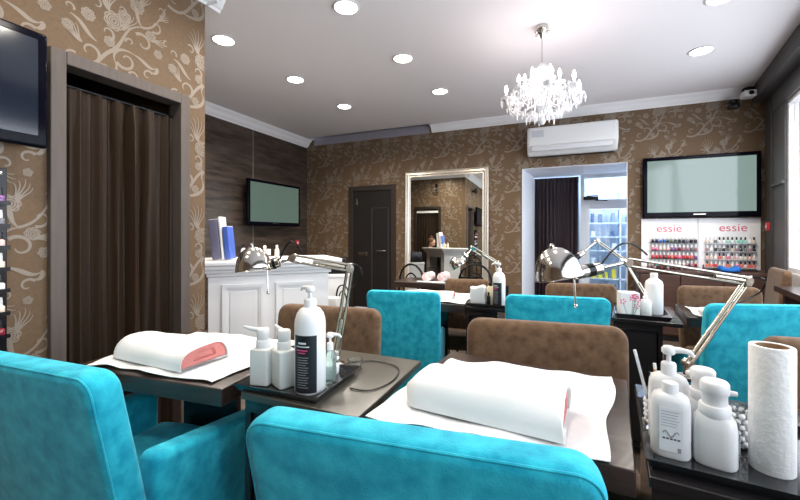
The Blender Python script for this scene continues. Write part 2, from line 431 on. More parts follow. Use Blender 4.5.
# cornices
def cornice_prof(s=1):
    return [(0, 0), (.012 * s, 0), (.018 * s, .015 * s), (.035 * s, .02 * s), (.05 * s, .045 * s), (.075 * s, .07 * s), (.085 * s, .075 * s), (.10 * s, .085 * s), (.11 * s, .10 * s), (0, .10 * s)]
CP = cornice_prof(1.0)
struct(MB().sweep([(o, u) for o, u in CP], (-1.83, BY, CZ - .10), (2.02, BY, CZ - .10), (0, -1, 0)), 'trim_1', WHITE, True)
CP2 = [(o, u * 1.25) for o, u in CP]
struct(MB().sweep(CP2, (TX, KY, CZ - .125), (TX, BY, CZ - .125), (1, 0, 0)), 'trim_2', WHITE, True)
struct(MB().sweep(CP2, (WX, RY, CZ - .125), (WX, KY + .11, CZ - .125), (1, 0, 0)), 'trim_3', WHITE, True)
struct(MB().sweep(CP2, (TX, KY, CZ - .125), (WX + .11, KY, CZ - .125), (0, 1, 0)), 'trim_4', WHITE, True)

# ---- storefront on the right
def wbox(mb, t0, t1, n0, n1, z0, z1):
    a, b, c, d = wpt(t0, n0), wpt(t1, n0), wpt(t1, n1), wpt(t0, n1)
    return mb.prism([a, b, c, d], z0, z1)
struct(wbox(wbox(MB(), 0, 7.6, -.20, .14, 2.70, CZ), 0, .66, -.12, .02, 0, .0001), 'trim_5', DGREY)
struct(wbox(MB(), 0, 7.6, -.14, .02, 2.52, 2.70), 'trim_6', GREYM)
struct(wbox(MB(), 0, .25, -.12, .03, 0, 2.70), 'wall_pilaster', DGREY)
m = MB(); wbox(m, .25, .64, -.12, .01, 0, 2.52); wbox(m, .25, .64, -.13, .03, 1.72, 1.75)
struct(m, 'wall_right', GREYM)
struct(wbox(MB(), .64, 7.6, -.12, .0, 0, .85), 'wall_right_parapet', WHITE)
m = MB()
for k in range(5):
    t = .64 + k * 1.74; wbox(m, t, t + .045, -.08, -.01, .85, 2.52)
wbox(m, .64, 7.6, -.08, -.01, .85, .9); wbox(m, .64, 7.6, -.08, -.01, 2.48, 2.52)
wf = struct(m, 'window_1', WHITE)
for k in range(4):
    wbox(MB(), .685 + k * 1.74, .64 + (k + 1) * 1.74, -.05, -.045, .9, 2.48).build('pane', PANE, wf)

# ---- doorway with curtain, near left wall
def casing(name, p0, p1, axis, top, w, depth, m, plane, sgn):
    mb = MB()
    if axis == 'y':
        x0, x1 = sorted((plane - .08 * sgn, plane + depth * sgn))
        mb.rbox(x0, x1, p0, p0 + w, 0, top, .004, 1); mb.rbox(x0, x1, p1 - w, p1, 0, top, .004, 1); mb.rbox(x0, x1, p0 + w, p1 - w, top - w, top, .004, 1)
    else:
        y0, y1 = sorted((plane + .08 * sgn, plane - depth * sgn))
        mb.rbox(p0, p0 + w, y0, y1, 0, top, .004, 1); mb.rbox(p1 - w, p1, y0, y1, 0, top, .004, 1); mb.rbox(p0 + w, p1 - w, y0, y1, top - w, top, .004, 1)
    return struct(mb, name, m)
casing('door_1', .957, 1.665, 'y', 2.088, .062, .03, CASING, WX, 1)
casing('door_3', -3.52, -2.80, 'x', 2.04, .07, .03, DARKCASE, KY, -1)
struct(MB().box(-3.45, -2.87, KY + .0, KY + .02, 1.88, 1.93), 'trim_7', WHITE)

def curtain(name, a, b, z0, z1, folds, amp, m, label, heading=True, group=None):
    a, b = Vector(a), Vector(b); L = (b - a).length; u = (b - a).normalized(); n = Vector((-u.y, u.x))
    rnd = random.Random(int(L * 1000) + folds)
    ph = [rnd.uniform(0, 6) for _ in range(4)]
    N = folds * 12; rows = 16; mb = MB(); vs = []; fs = []
    for sgn in (0, 1):
        for j in range(rows + 1):
            z = z0 + (z1 - z0) * j / rows; k = (z1 - z) / (z1 - z0)
            for i in range(N + 1):
                s = i / N
                w = math.sin(2 * PI * folds * (s + .018 * math.sin(5 * s + ph[0] + 2 * k)) + .5 * math.sin(3 * k + ph[1] + 9 * s)) * amp * (.55 + .45 * math.sin(7 * s + ph[2]) * (1 if k > .05 else .3))
                w += .3 * amp * math.sin(2 * PI * folds * 2.3 * s + ph[3])
                if k < .04: w *= .6
                p = a + u * (L * s) + n * (w + sgn * .004); vs.append((p.x, p.y, z))
    R = (N + 1) * (rows + 1)
    for j in range(rows):
        for i in range(N):
            q = j * (N + 1) + i
            fs.append((q, q + 1, q + N + 2, q + N + 1)); fs.append((R + q, R + q + N + 1, R + q + N + 2, R + q + 1))
    for i in range(N):
        fs.append((i, R + i, R + i + 1, i + 1)); q = rows * (N + 1) + i; fs.append((q, q + 1, R + q + 1, R + q))
    mb.add(vs, fs)
    t = thing(name, label, 'curtain', group=group)
    mb.build('fabric', m, t, True)
    p0, p1 = a - u * .004, b + u * .004
    MB().tube([(p0.x, p0.y, z1 + .004), (p1.x, p1.y, z1 + .004)], .008).build('rod', BLACKP, t, True)
    return t
curtain('doorway_curtain', (-2.235, 1.025), (-2.235, 1.597), .02, 1.945, 6, .030, CURT, 'long dark brown curtain filling the taupe framed doorway on the left wall')
curtain('doorway_curtain', (-3.44, 1.75), (-2.88, 1.75), .02, 1.93, 7, .02, CURT, 'dark brown curtain in the black-framed doorway seen in the mirror')

# ---- dark door in the back wall
casing('door_2', -3.30, -2.43, 'x', 2.015, .085, .02, DARKCASE, BY, 1)
d2 = thing('door_leaf', 'black-brown door with sunken glazed panel and steel handle in back wall', 'door'); d2['kind'] = 'structure'; d2.name = 'door_4'
MB().rbox(-3.215, -2.515, 5.50, 5.54, .01, 1.93, .003, 1).build('leaf', mat('door_black', (.016, .014, .014), .35), d2)
x0, x1 = -2.87, -2.56
m = MB()
m.box(x0, x0 + .012, 5.488, 5.5, .9 - .6, 1.65); m.box(x1 - .012, x1, 5.488, 5.5, .3, 1.65); m.box(x0, x1, 5.488, 5.5, 1.638, 1.65); m.box(x0, x1, 5.488, 5.5, .3, .312)
m.build('panel_moulding', mat('door_moulding', (.05, .045, .042), .35), d2)
MB().tube([(-2.60, 5.50, .95), (-2.60, 5.45, .95), (-2.62, 5.44, .95), (-2.76, 5.44, .95)], .008).build('handle', CHROME, d2, True)
MB().rbox(-3.12, -2.95, 5.485, 5.5, .86, .92, .004, 2).build('plate', NICKEL, d2)
MB().rbox(-3.16, -3.13, 5.48, 5.5, 1.70, 1.80, .003, 1).build('hinge', NICKEL, d2)

# ---- opening with reveal, curtain and glazed white door
m = MB()
m.prism([(-.512, 5.5), (-.504, 5.5), (-.395, 6.45), (-.55, 6.45), (-.55, 5.585), (-.512, 5.585)], 0, 2.127)
m.prism([(.752, 5.5), (.759, 5.5), (.759, 5.585), (1.3, 6.45), (1.16, 6.45)], 0, 2.127)
m.prism([(-.60, 5.585), (.83, 5.585), (1.2, 6.45), (-.6, 6.45)], 2.122, 2.18)
m.box(-.512, .759, 5.5, 5.585, 2.122, 2.127)
struct(m, 'wall_reveal', mat('reveal_paint', (.80, .82, .88), .5))
struct(MB().box(-.62, -.40, 6.45, 6.5, 0, 2.6).box(.255, .256, 6.45, 6.451, 2.0, 2.01), 'wall_vestibule', WHITE)
curtain('vestibule_curtain', (-.40, 6.38), (.235, 6.38), .02, 2.085, 10, .022, CURT2, 'dark plum brown curtain hanging inside the white-lined opening beside glazed door')
DX0, DX1 = .262, 1.02
m = MB()
m.rbox(DX0, DX0 + .055, 6.40, 6.47, 0, 2.12, .005, 2); m.rbox(DX1 - .05, DX1, 6.40, 6.47, 0, 2.12, .005, 2)
m.rbox(DX0 + .055, DX1 - .05, 6.40, 6.47, 2.07, 2.12, .005, 2); m.rbox(DX0 + .055, DX1 - .05, 6.40, 6.47, 1.68, 1.74, .005, 2)
m.rbox(DX0 + .055, DX0 + .12, 6.41, 6.46, .05, 1.68, .005, 2); m.rbox(DX1 - .11, DX1 - .05, 6.41, 6.46, .05, 1.68, .005, 2)
m.rbox(DX0 + .12, DX1 - .11, 6.41, 6.46, 1.60, 1.68, .005, 2); m.rbox(DX0 + .12, DX1 - .11, 6.41, 6.46, .05, .35, .005, 2)
gd = struct(m, 'door_5', mat('white_pvc', (.78, .82, .88), .35), True)
MB().box(DX0 + .055, DX1 - .05, 6.434, 6.438, 1.74, 2.07).build('transom_pane', PANE, gd)
MB().box(DX0 + .12, DX1 - .11, 6.434, 6.438, .35, 1.60).build('door_pane', PANE, gd)
m = MB(); m.rbox(.30, .50, 6.34, 6.40, 1.735, 1.785, .008, 2); m.tube([(.46, 6.36, 1.73), (.62, 6.35, 1.72)], .009); m.tube([(.34, 6.36, 1.79), (.50, 6.34, 1.80)], .007)
tag(m.build('door_closer', BLACKP, None, True), 'black door closer on the white glazed door', 'door closer')
# vestibule beyond the glazed door
BLUEW = mat('pale_blue_wall', (.62, .76, .92), .6)
struct(MB().box(-.7, 3.2, 7.72, 7.8, 0, 2.9).box(-.7, 3.2, 6.5, 7.8, 2.62, 2.7), 'wall_lobby', BLUEW)
lt = tag(MB().rbox(.35, 1.75, 7.2, 7.32, 2.44, 2.50, .02, 3).build('tube_light', mat('cool_tube_glow', (1, 1, 1), .5, emit=(.85, .93, 1), estr=2.2), None, True), 'long white tube light beyond the glazed door', 'light')
sh = thing('product_shelf', 'tall pale display shelf seen through the glazed door', 'shelf', (0, 0, 0))
m = MB(); m.box(.42, .44, 7.35, 7.60, 0, 2.0); m.box(1.42, 1.44, 7.35, 7.60, 0, 2.0); m.box(.9, .92, 7.35, 7.60, 0, 2.0)
m.build('upright', BLUEW, sh)
PGL = mat('shelf_pale', (.70, .80, .90), .4)
for k in range(7): MB().box(.44, 1.42, 7.35, 7.60, .20 + k * .24, .215 + k * .24).build('shelf_board', PGL, sh)
MB().box(.42, 1.44, 7.34, 7.36, 1.93, 2.05).build('header_board', PGL, sh)
PKM = [mat('pack_%s' % n, c, .4) for n, c in (('navy', (.05, .11, .24)), ('grey', (.20, .27, .36)), ('pale', (.65, .72, .80)), ('pink', (.6, .1, .2)), ('yellow', (.65, .6, .05)))]
PCN = ['navy', 'grey blue', 'pale', 'pink', 'yellow']
ORD = ['first', 'second', 'third', 'fourth', 'fifth', 'sixth', 'seventh', 'eighth', 'ninth', 'tenth', 'eleventh', 'twelfth']
rr = random.Random(3)
for k in range(7):
    n = 0
    for i in range(9):
        x = .47 + i * .105
        if .84 < x < .93 or rr.random() < .18: continue
        w, h = rr.uniform(.04, .075), rr.uniform(.09, .18); ci = rr.choice([0, 0, 1, 1, 2])
        if k == 1 and i < 4: ci = 4
        if k == 6 and i < 3: ci = 3; h = .05
        o = MB().rbox(x, x + w, 7.37, 7.44, 0, h, .004, 1).build('product_box', PKM[ci], None, False, (0, 0, .216 + k * .24))
        tag(o, '%s box, %s from left on the %s shelf up beyond glazed door' % (PCN[ci], ORD[n], ORD[k]), 'box', 'packs on the shelf beyond the door'); n += 1

# ------------------------------------------------------------------ ceiling lights
GRID = [(-2.64, 2.35), (-2.61, 3.25), (-2.58, 4.185), (-1.44, 2.36), (-1.37, 3.258), (-1.293, 4.179), (1.15, 4.182), (1.02, 3.29), (-1.45, 1.45), (-.15, 1.45), (-1.5, .45), (-1.5, -.5)]  # closing entries are out of view; the last is added to brighten chair backs
LBL = ['round downlight high on the left beside the tan wall', 'round downlight between the left one and the smallest one', 'round downlight nearest the tiled corner', 'round downlight cut by the top edge left of centre', 'round downlight in the middle of the centre column of downlights',
       'round downlight nearest the silver mirror', 'round downlight right of the chandelier over the right television', 'round downlight at the top right edge of the photo', None, None, None, None]
dl0 = None
for i, (x, y) in enumerate(GRID):
    if dl0 is None:
        dl0 = thing('downlight', LBL[0], 'downlight', (x, y, CZ), 0, 'recessed ceiling downlights')
        MB().lathe([(.095, 0), (.10, -.004), (.094, -.010), (.084, -.011), (.080, -.006), (.080, 0)], n=32).build('trim_ring', WPL, dl0, True)
        MB().lathe([(.079, -.001), (.079, -.0075), (.03, -.009), (.001, -.009)], n=32).build('lens', DLIGHT, dl0, True)
        o = dl0
    else:
        o = dup(dl0, LBL[i] or 'unseen round downlight near or behind the camera', (x, y, CZ))
    li = bpy.data.lights.new('downlight_lamp', 'AREA'); li.shape = 'DISK'; li.size = .14; li.energy = 12 if y > 2 else 6.5; li.color = (1, .92, .80); li.spread = math.radians(150)
    lo = bpy.data.objects.new('downlight_lamp', li); C.objects.link(lo); lo.location = (x, y, CZ - .02)

# ------------------------------------------------------------------ chandelier
ch = thing('crystal_chandelier', 'lit crystal chandelier with candle arms hanging from the ceiling', 'chandelier', (-.146, 3.20, 0))
MB().lathe([(.045, CZ), (.05, CZ - .02), (.035, CZ - .045), (.02, CZ - .06), (.012, CZ - .09), (.004, CZ - .10)], n=20).build('canopy', CHROME, ch, True)
m = MB()
for k in range(5):
    a = 2 * PI * k / 5; m.ball((.05 * math.cos(a), .05 * math.sin(a), CZ - .05), .012, 6)
m.build('canopy_rosette', CHROME, ch, True)
MB().tube([(0, 0, CZ - .09), (0, 0, 2.56)], .004).build('chain', CHROME, ch, True)
MB().lathe([(.004, 2.58), (.03, 2.56), (.05, 2.53), (.02, 2.51), (.015, 2.47), (.035, 2.43), (.05, 2.38), (.03, 2.33), (.015, 2.30), (.03, 2.27), (.07, 2.25), (.075, 2.22), (.03, 2.18), (.02, 2.15), (.004, 2.14)], n=16).build('stem', CRYSTAL, ch, True)
def octa(mb, c, r, h):
    x, y, z = c
    mb.add([(x + r, y, z), (x, y + r, z), (x - r, y, z), (x, y - r, z), (x, y, z + h * .4), (x, y, z - h)], [(0, 1, 4), (1, 2, 4), (2, 3, 4), (3, 0, 4), (1, 0, 5), (2, 1, 5), (3, 2, 5), (0, 3, 5)])
ndrop = 0; beads = MB()
def lamp_arm(a, R, z, zb):
    ca, sa = math.cos(a), math.sin(a)
    pts = [(rr_ * ca, rr_ * sa, zz) for rr_, zz in [(.03, zb), (.08, zb - .05), (.15, zb - .085), (.22 * R / .28, zb - .06), (R * .95, z - .05), (R, z)]]
    # smooth
    P = []
    for i in range(len(pts) - 1):
        for t in (0, .33, .66): P.append(tuple(pts[i][k] * (1 - t) + pts[i + 1][k] * t for k in range(3)))
    P.append(pts[-1])
    arm = MB().tube(P, .006, 8).build('arm', CRYSTAL, ch, True)
    x, y = R * ca, R * sa
    MB().lathe([(.008, z - .012), (.036, z - .002), (.044, z + .012), (.040, z + .012), (.008, z + .002)], (x, y, 0), 14).build('bobeche', CRYSTAL, arm, True)
    MB().lathe([(.010, z + .0), (.010, z + .05), (.006, z + .055)], (x, y, 0), 10).build('candle_sleeve', WPL, arm, True)
    MB().lathe([(.005, z + .05), (.013, z + .065), (.012, z + .085), (.005, z + .105), (.001, z + .115)], (x, y, 0), 10).build('bulb', BULB, arm, True)
    return x, y
for k in range(8):
    a = 2 * PI * k / 8 + .2
    x, y = lamp_arm(a, .275, 2.31, 2.28)
    for j in range(5):
        b = 2 * PI * j / 5; q = (x + .042 * math.cos(b), y + .042 * math.sin(b), 2.285)
        d_ = MB(); octa(d_, q, .009, .045); d_.ball((q[0], q[1], q[2] + .022), .006, 4)
        if ndrop < 96: d_.build('crystal_drop', CRYSTAL, ch, False); ndrop += 1
    # bead swags between arms and up to the crown
    a2 = a + 2 * PI / 8
    for i in range(11):
        t = i / 10; aa = a + (a2 - a) * t; rr_ = .27 - .03 * math.sin(PI * t); z = 2.30 - .075 * math.sin(PI * t)
        beads.ball((rr_ * math.cos(aa), rr_ * math.sin(aa), z), .0085, 4)
    for i in range(12):
        t = i / 11; rr_ = .04 + .22 * t; z = 2.52 - .20 * t - .07 * math.sin(PI * t)
        beads.ball((rr_ * math.cos(a), rr_ * math.sin(a), z), .0085, 4)
for k in range(6):
    a = 2 * PI * k / 6
    x, y = lamp_arm(a, .13, 2.40, 2.37)
    for j in range(4):
        b = 2 * PI * j / 4; q = (x + .04 * math.cos(b), y + .04 * math.sin(b), 2.375)
        d_ = MB(); octa(d_, q, .009, .04); d_.build('crystal_drop', CRYSTAL, ch, False); ndrop += 1
for k in range(10):
    a = 2 * PI * k / 10; q = (.15 * math.cos(a), .15 * math.sin(a), 2.19); d_ = MB(); octa(d_, q, .010, .05); d_.build('crystal_drop', CRYSTAL, ch, False)
for k in range(8):
    a = 2 * PI * k / 8; q = (.07 * math.cos(a), .07 * math.sin(a), 2.17); d_ = MB(); octa(d_, q, .010, .05); d_.build('crystal_drop', CRYSTAL, ch, False)
fr = MB()
for R_, z_, n_ in ((.255, 2.25, 40), (.20, 2.215, 32), (.12, 2.36, 20), (.07, 2.48, 12), (.11, 2.15, 18), (.23, 2.33, 28), (.17, 2.30, 22)):
    for k in range(n_):
        a = 2 * PI * k / n_ + z_; rj = R_ + .012 * math.sin(k * 2.3); zj = z_ + .018 * math.sin(k * 1.7)
        octa(fr, (rj * math.cos(a), rj * math.sin(a), zj), .0085, .038); fr.ball((rj * math.cos(a), rj * math.sin(a), zj + .02), .006, 3)
for k in range(8):
    a = 2 * PI * k / 8 + .5
    fr.tube([(.02 * math.cos(a), .02 * math.sin(a), 2.47), (.06 * math.cos(a), .06 * math.sin(a), 2.53), (.09 * math.cos(a), .09 * math.sin(a), 2.51), (.09 * math.cos(a), .09 * math.sin(a), 2.48)], [.006, .006, .005, .003], 6)
fo = fr.build('crystal_fringe', CRYSTAL, ch, False); fo['kind'] = 'stuff'
bo = beads.build('bead_swags', CRYSTAL, ch, True); bo['kind'] = 'stuff'
MB().ball((0, 0, 2.115), .028, 8).build('crystal_ball', CRYSTAL, ch, True)
li = bpy.data.lights.new('chandelier_lamp', 'POINT'); li.energy = 3.2; li.color = (1, .74, .74); li.shadow_soft_size = .22
lo = bpy.data.objects.new('chandelier_lamp', li); C.objects.link(lo); lo.location = (-.146, 3.20, 2.36)

# ------------------------------------------------------------------ wall-hung things
# air conditioner
a0 = at_y(527, 127, 5.3); a1 = at_y(618.5, 120, 5.3)
ax0, ax1, az0, az1 = a0.x, a1.x, 2.265, 2.63
ac = thing('air_conditioner', 'white split air conditioner above the white-lined opening', 'air conditioner')
def acf(p):
    t = (p.z - az0) / (az1 - az0)
    y = p.y
    if p.y < 5.4: y += .10 * max(0, .35 - t) / .35 - .015 * math.sin(PI * t)
    return (p.x, y, p.z)
MB().rbox(ax0, ax1, 5.28, 5.4995, az0, az1, .03, 4, acf, k=8).build('body', WPL, ac, True)
MB().rbox(ax0 + .03, ax1 - .03, 5.262, 5.29, az0 + .115, az1 - .015, .012, 3).build('front_panel', WPL, ac, True)
MB().rbox(ax0 + .06, ax1 - .06, 5.272, 5.30, az0 + .045, az0 + .105, .008, 2).build('louvre', WPLG, ac, True)
MB().rbox(ax0 + .06, ax0 + .21, 5.258, 5.263, az1 - .14, az1 - .05, .001, 1).build('energy_label', mat('label_grey', (.5, .52, .56), .5), ac)
# televisions
TVB = mat('gloss_black_bezel', (.003, .003, .007), .1, spec=.08)
def tv(name, label, c, w, h, yaw, screen, dark=TVB, bz=.045, bk=.06):
    t = thing(name, label, 'television', c, yaw)
    MB().rbox(-w / 2, w / 2, -.02, .02, -h / 2, h / 2, .012, 3).build('housing', dark, t, True)
    b = MB(); bb = bz
    b.box(-w / 2 + .012, w / 2 - .012, -.026, -.019, h / 2 - bb, h / 2 - .012); b.box(-w / 2 + .012, w / 2 - .012, -.026, -.019, -h / 2 + .012, -h / 2 + bb * 1.4)
    b.box(-w / 2 + .012, -w / 2 + bb, -.026, -.019, -h / 2 + bb * 1.4, h / 2 - bb); b.box(w / 2 - bb, w / 2 - .012, -.026, -.019, -h / 2 + bb * 1.4, h / 2 - bb)
    b.build('bezel', dark, t)
    MB().box(-w / 2 + bb, w / 2 - bb, -.0225, -.0205, -h / 2 + bb * 1.4, h / 2 - bb).build('screen', screen, t)
    MB().rbox(-.06, .06, -.029, -.025, -h / 2 + .03, -h / 2 + .042, .001, 1).build('badge', NICKEL, t)
    MB().rbox(-.15, .15, .02, bk, -.12, .12, .005, 1).build('wall_bracket', BLACKP, t)
    return t
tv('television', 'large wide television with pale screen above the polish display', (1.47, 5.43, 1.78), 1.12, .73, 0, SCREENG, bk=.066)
p0 = Vector((-4.0 + .02, 3.97)); p1 = Vector((-4.0 - .0, 5.10))
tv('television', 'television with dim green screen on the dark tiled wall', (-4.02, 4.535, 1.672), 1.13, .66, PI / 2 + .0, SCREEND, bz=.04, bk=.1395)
tv('television', 'dark switched-off television cut by the left edge of the photo', (-2.10, .515, 1.845), .80, .50, PI / 2, SCREENB, bz=.035, bk=.0865)
# mirror (leans slightly)
mx0, mx1, mz1 = -2.26, -.967, 2.17
mi = thing('framed_mirror', 'tall silver-framed mirror leaning on the back wall beside the dark door', 'mirror', (0, 5.45, .02)); mi.rotation_euler = (math.radians(-.95), 0, 0)
m = MB(); fw = .09
prof = [(0, 0), (0, .02), (.012, .032), (.022, .03), (.03, .02), (.05, .024), (.07, .012), (.085, .016), (.09, .01), (.09, 0)]
def framebar(a, b, inn):
    # bar from a to b in the x-z plane with profile reaching 'inn' inwards, mitred
    a, b, inn = Vector((a[0], 0, a[1])), Vector((b[0], 0, b[1])), Vector((inn[0], 0, inn[1])); d = (b - a).normalized()
    vs = []
    for p, s_ in ((a, 1), (b, -1)):
        for o_, h_ in prof: vs.append(tuple(p + inn * o_ + d * o_ * s_ + Vector((0, -h_, 0))))
    n = len(prof)
    return MB().add(vs, [(i, (i + 1) % n, n + (i + 1) % n, n + i) for i in range(n)] + [tuple(range(n)), tuple(reversed(range(n, 2 * n)))])
for a, b, i_ in (((mx0, 0), (mx0, mz1), (1, 0)), ((mx1, 0), (mx1, mz1), (-1, 0)), ((mx0, mz1), (mx1, mz1), (0, -1)), ((mx0, 0), (mx1, 0), (0, 1))):
    framebar(a, b, i_).build('frame_side', SILVER, mi)
MB().box(mx0 + .08, mx1 - .08, -.008, -.002, .08, mz1 - .08).build('mirror_glass', MIRR, mi)
m = MB()
for k in range(60):
    z = .05 + k * (mz1 - .1) / 59; m.ball((mx0 + .037, -.026, z), .006, 3); m.ball((mx1 - .037, -.026, z), .006, 3)
for k in range(36):
    x = mx0 + .05 + k * (mx1 - mx0 - .1) / 35; m.ball((x, -.026, mz1 - .037), .006, 3)
bb = m.build('beading', SILVER, mi, True); bb['kind'] = 'stuff'
# red fire call points
for (px, py, y, lb) in ((301.5, 245, None, 'small red call point on wall near the reception counter'), (770, 227, 5.48, 'small red call point right of the polish display')):
    if y is None: p = Vector((-4.138, at_y(301.5, 245, 5.2).y, 1.07))
    else: p = Vector((2.041, 5.309, 1.30))
    t = thing('call_point', lb, 'fire alarm', p, PI / 2 if y is None else -PI / 2 - .17)
    MB().rbox(-.05, .05, -.02, .03 if y is None else .02, -.055, .055, .006, 2).build('case', RED, t, True)
    MB().box(-.03, .03, -.0225, -.019, -.02, .02).build('press_plate', WPL, t)
    t.scale = (.7, .7, .8)
# cameras in the corner
for (p, lb, mt, s) in (((1.875, 5.30, 2.79), 'white and black security camera at the ceiling corner', WPL, 1.0), ((1.77, 5.37, 2.69), 'small black security camera below the cornice', BLACKP, .8)):
    t = thing('security_camera', lb, 'security camera', p)
    MB().lathe([(.05 * s, .03), (.055 * s, .02), (.055 * s, .0), (.03 * s, -.02)], n=16).build('mount', BLACKP, t, True)
    MB().rbox(-.055 * s, .055 * s, -.07 * s, .06 * s, -.08 * s, -.01, .012, 3).build('housing', mt, t, True)
    MB().lathe([(.02 * s, 0), (.024 * s, .01), (.018 * s, .014)], n=14, M=Matrix.Translation((0, -.07 * s, -.045 * s)) @ Matrix.Rotation(PI / 2, 4, 'X')).build('lens', BLACKP, t, True)
    MB().tube([(.03, .06, -.03), (.06, .10, -.02), (.07, .14, .02)], .005).build('cable', BLACKP, t, True)
# ornaments that only the mirror shows
m = thing('wall_lantern', 'small ring-shaped wall lantern seen in the mirror', 'lamp', (-2.92, KY + .005, 2.52))
MB().rbox(-.02, .02, 0, .05, .0, .09, .004, 2).build('bracket', BLACKP, m)
MB().tube([(.055 * math.cos(a), .06, -.075 + .055 * math.sin(a)) for a in [i * PI / 10 for i in range(20)]], .012, 8, True).build('ring', CHROME, m, True)
m = thing('wall_sconce', 'dark metal leaf sconce seen near the top of the mirror', 'lamp', (WX + .09, 1.02, 2.50))
q = MB(); q.lathe([(.03, -.05), (.06, 0), (.03, .05)], n=12)
for k in range(10):
    a = 2 * PI * k / 10; q.tube([(0, 0, 0), (.03 * math.cos(a) + .01, .09 * math.cos(a), .07 * math.sin(a)), (.02, .15 * math.cos(a), .09 * math.sin(a))], [.012, .016, .004], 6)
q.build('leaves', mat('dark_bronze', (.06, .055, .05), .35, metal=.7), m, True)
MB().rbox(-.088, 0, -.02, .02, -.02, .02, .004, 1).build('bracket', BLACKP, m)

# ------------------------------------------------------------------ polish display
PCOL = {'navy': (.01, .015, .06), 'dark green': (.01, .06, .04), 'blue': (.02, .10, .45), 'teal': (.01, .16, .2), 'black': (.012, .012, .015), 'grey': (.16, .16, .18), 'pink': (.75, .17, .32), 'pale pink': (.8, .52, .5), 'purple': (.2, .08, .25),
        'red': (.55, .02, .04), 'dark red': (.2, .01, .02), 'coral': (.75, .16, .12), 'mauve': (.35, .2, .24), 'nude': (.72, .6, .5), 'white': (.8, .8, .8), 'mint': (.35, .7, .62)}
BOARDM = mat('display_white', (.80, .80, .81), .5)
disp = thing('polish_display', 'white two-panel nail polish display board under the large television', 'display')
bx0, bx1, bz0, bz1 = .905, 2.045, .811, 1.405
MB().box(bx0, (bx0 + bx1) / 2 - .003, 5.475, 5.497, bz0, bz1).build('board', BOARDM, disp)
MB().box((bx0 + bx1) / 2 + .003, bx1, 5.475, 5.497, bz0, bz1).build('board', BOARDM, disp)
lf = text('essie', .135, LOGO, disp, (1.19, 5.473, 1.315 - .03), (PI / 2, 0, 0)); lf.scale = (1.0, .95, 1)
lf = text('essie', .135, LOGO, disp, (1.80, 5.473, 1.32 - .03), (PI / 2, 0, 0)); lf.scale = (1.0, .95, 1)
LSH = [1.155, 1.060, .965, .872]
RSH = [1.115, 1.022, .930, .838]
LX = (1.02, 1.445); RX = (1.555, 1.98)
for z in LSH: MB().box(.99, 1.465, 5.43, 5.475, z - .044, z - .038).build('shelf', GLASS, disp)
for z in RSH: MB().box(1.535, 2.005, 5.43, 5.475, z - .006, z).build('shelf', WPLG, disp)
bmesh_cache = {}
def polish(colname, capname, s=1.0):
    key = (colname, capname, s)
    if key not in bmesh_cache:
        b = MB(); b.sqlathe([(.012 * s, 0), (.0135 * s, .002), (.0135 * s, .030 * s), (.010 * s, .034 * s), (.006 * s, .036 * s)], n=12, e=3)
        b.mi(1).lathe([(.0075 * s, .034 * s), (.0078 * s, .05 * s), (.0065 * s, .066 * s), (.005 * s, .067 * s)], n=10)
        o = b.build('nail_polish', [mat('polish_' + colname.replace(' ', '_'), PCOL[colname], .12, coat=.5), mat('cap_' + capname.replace(' ', '_'), PCOL[capname], .3)], None, True)
        bmesh_cache[key] = o; return o
    o = bmesh_cache[key].copy(); C.objects.link(o); return o
rowsL = [['navy', 'navy', 'blue', 'blue', 'dark green', 'grey', 'dark green', 'black', 'navy', 'grey', 'black', 'black'],
         ['pink', 'pink', 'nude', 'pale pink', 'pale pink', 'purple', 'purple', 'dark red', 'mauve', 'mauve', 'grey', 'mauve'],
         ['red', 'red', 'red', 'dark red', 'red', 'coral', 'red', 'pink', 'red', 'red', 'coral', 'purple'],
         ['nude', 'mint', 'nude', 'white', 'nude', 'pale pink', 'nude', 'white', 'nude', 'mauve', 'mauve', 'red']]
RN = ['top', 'second', 'third', 'bottom']
for j, row in enumerate(rowsL):
    for i, cn in enumerate(row):
        o = polish(cn, 'white', 1.12)
        o.location = (LX[0] + (LX[1] - LX[0]) * i / 11, 5.452, LSH[j] - .0379)
        tag(o, '%s nail polish, %s in the %s row under left lettering' % (cn, ORD[i], RN[j]), 'nail polish', 'polish bottles on the left display panel')
rc = [['nude', 'white', 'grey', 'white', 'white', 'mint', 'white', 'mint', 'mint', 'mint', 'white', 'nude'], ['mauve', 'white', 'black', 'grey', 'black', 'grey', 'nude', 'mauve', 'black', 'grey', 'mauve', 'black'],
      ['pale pink', 'nude', 'white', 'coral', 'nude', 'pink', 'pale pink', 'pale pink', 'white', 'nude', 'pale pink', 'nude'], ['coral', 'coral', 'red', 'nude', 'pale pink', 'coral', 'nude', 'pink', 'coral', 'pale pink', 'coral', 'coral']]
for j in range(4):
    for i in range(12):
        cap = 'black' if rr.random() < .6 else 'white'
        o = polish(rc[j][i], cap, 1.05)
        o.location = (RX[0] + (RX[1] - RX[0]) * i / 11, 5.452, RSH[j] + .0001)
        tag(o, '%s %s-capped nail polish, %s in the %s row under right lettering' % (rc[j][i], cap, ORD[i], RN[j]), 'nail polish', 'polish bottles on the right display panel')
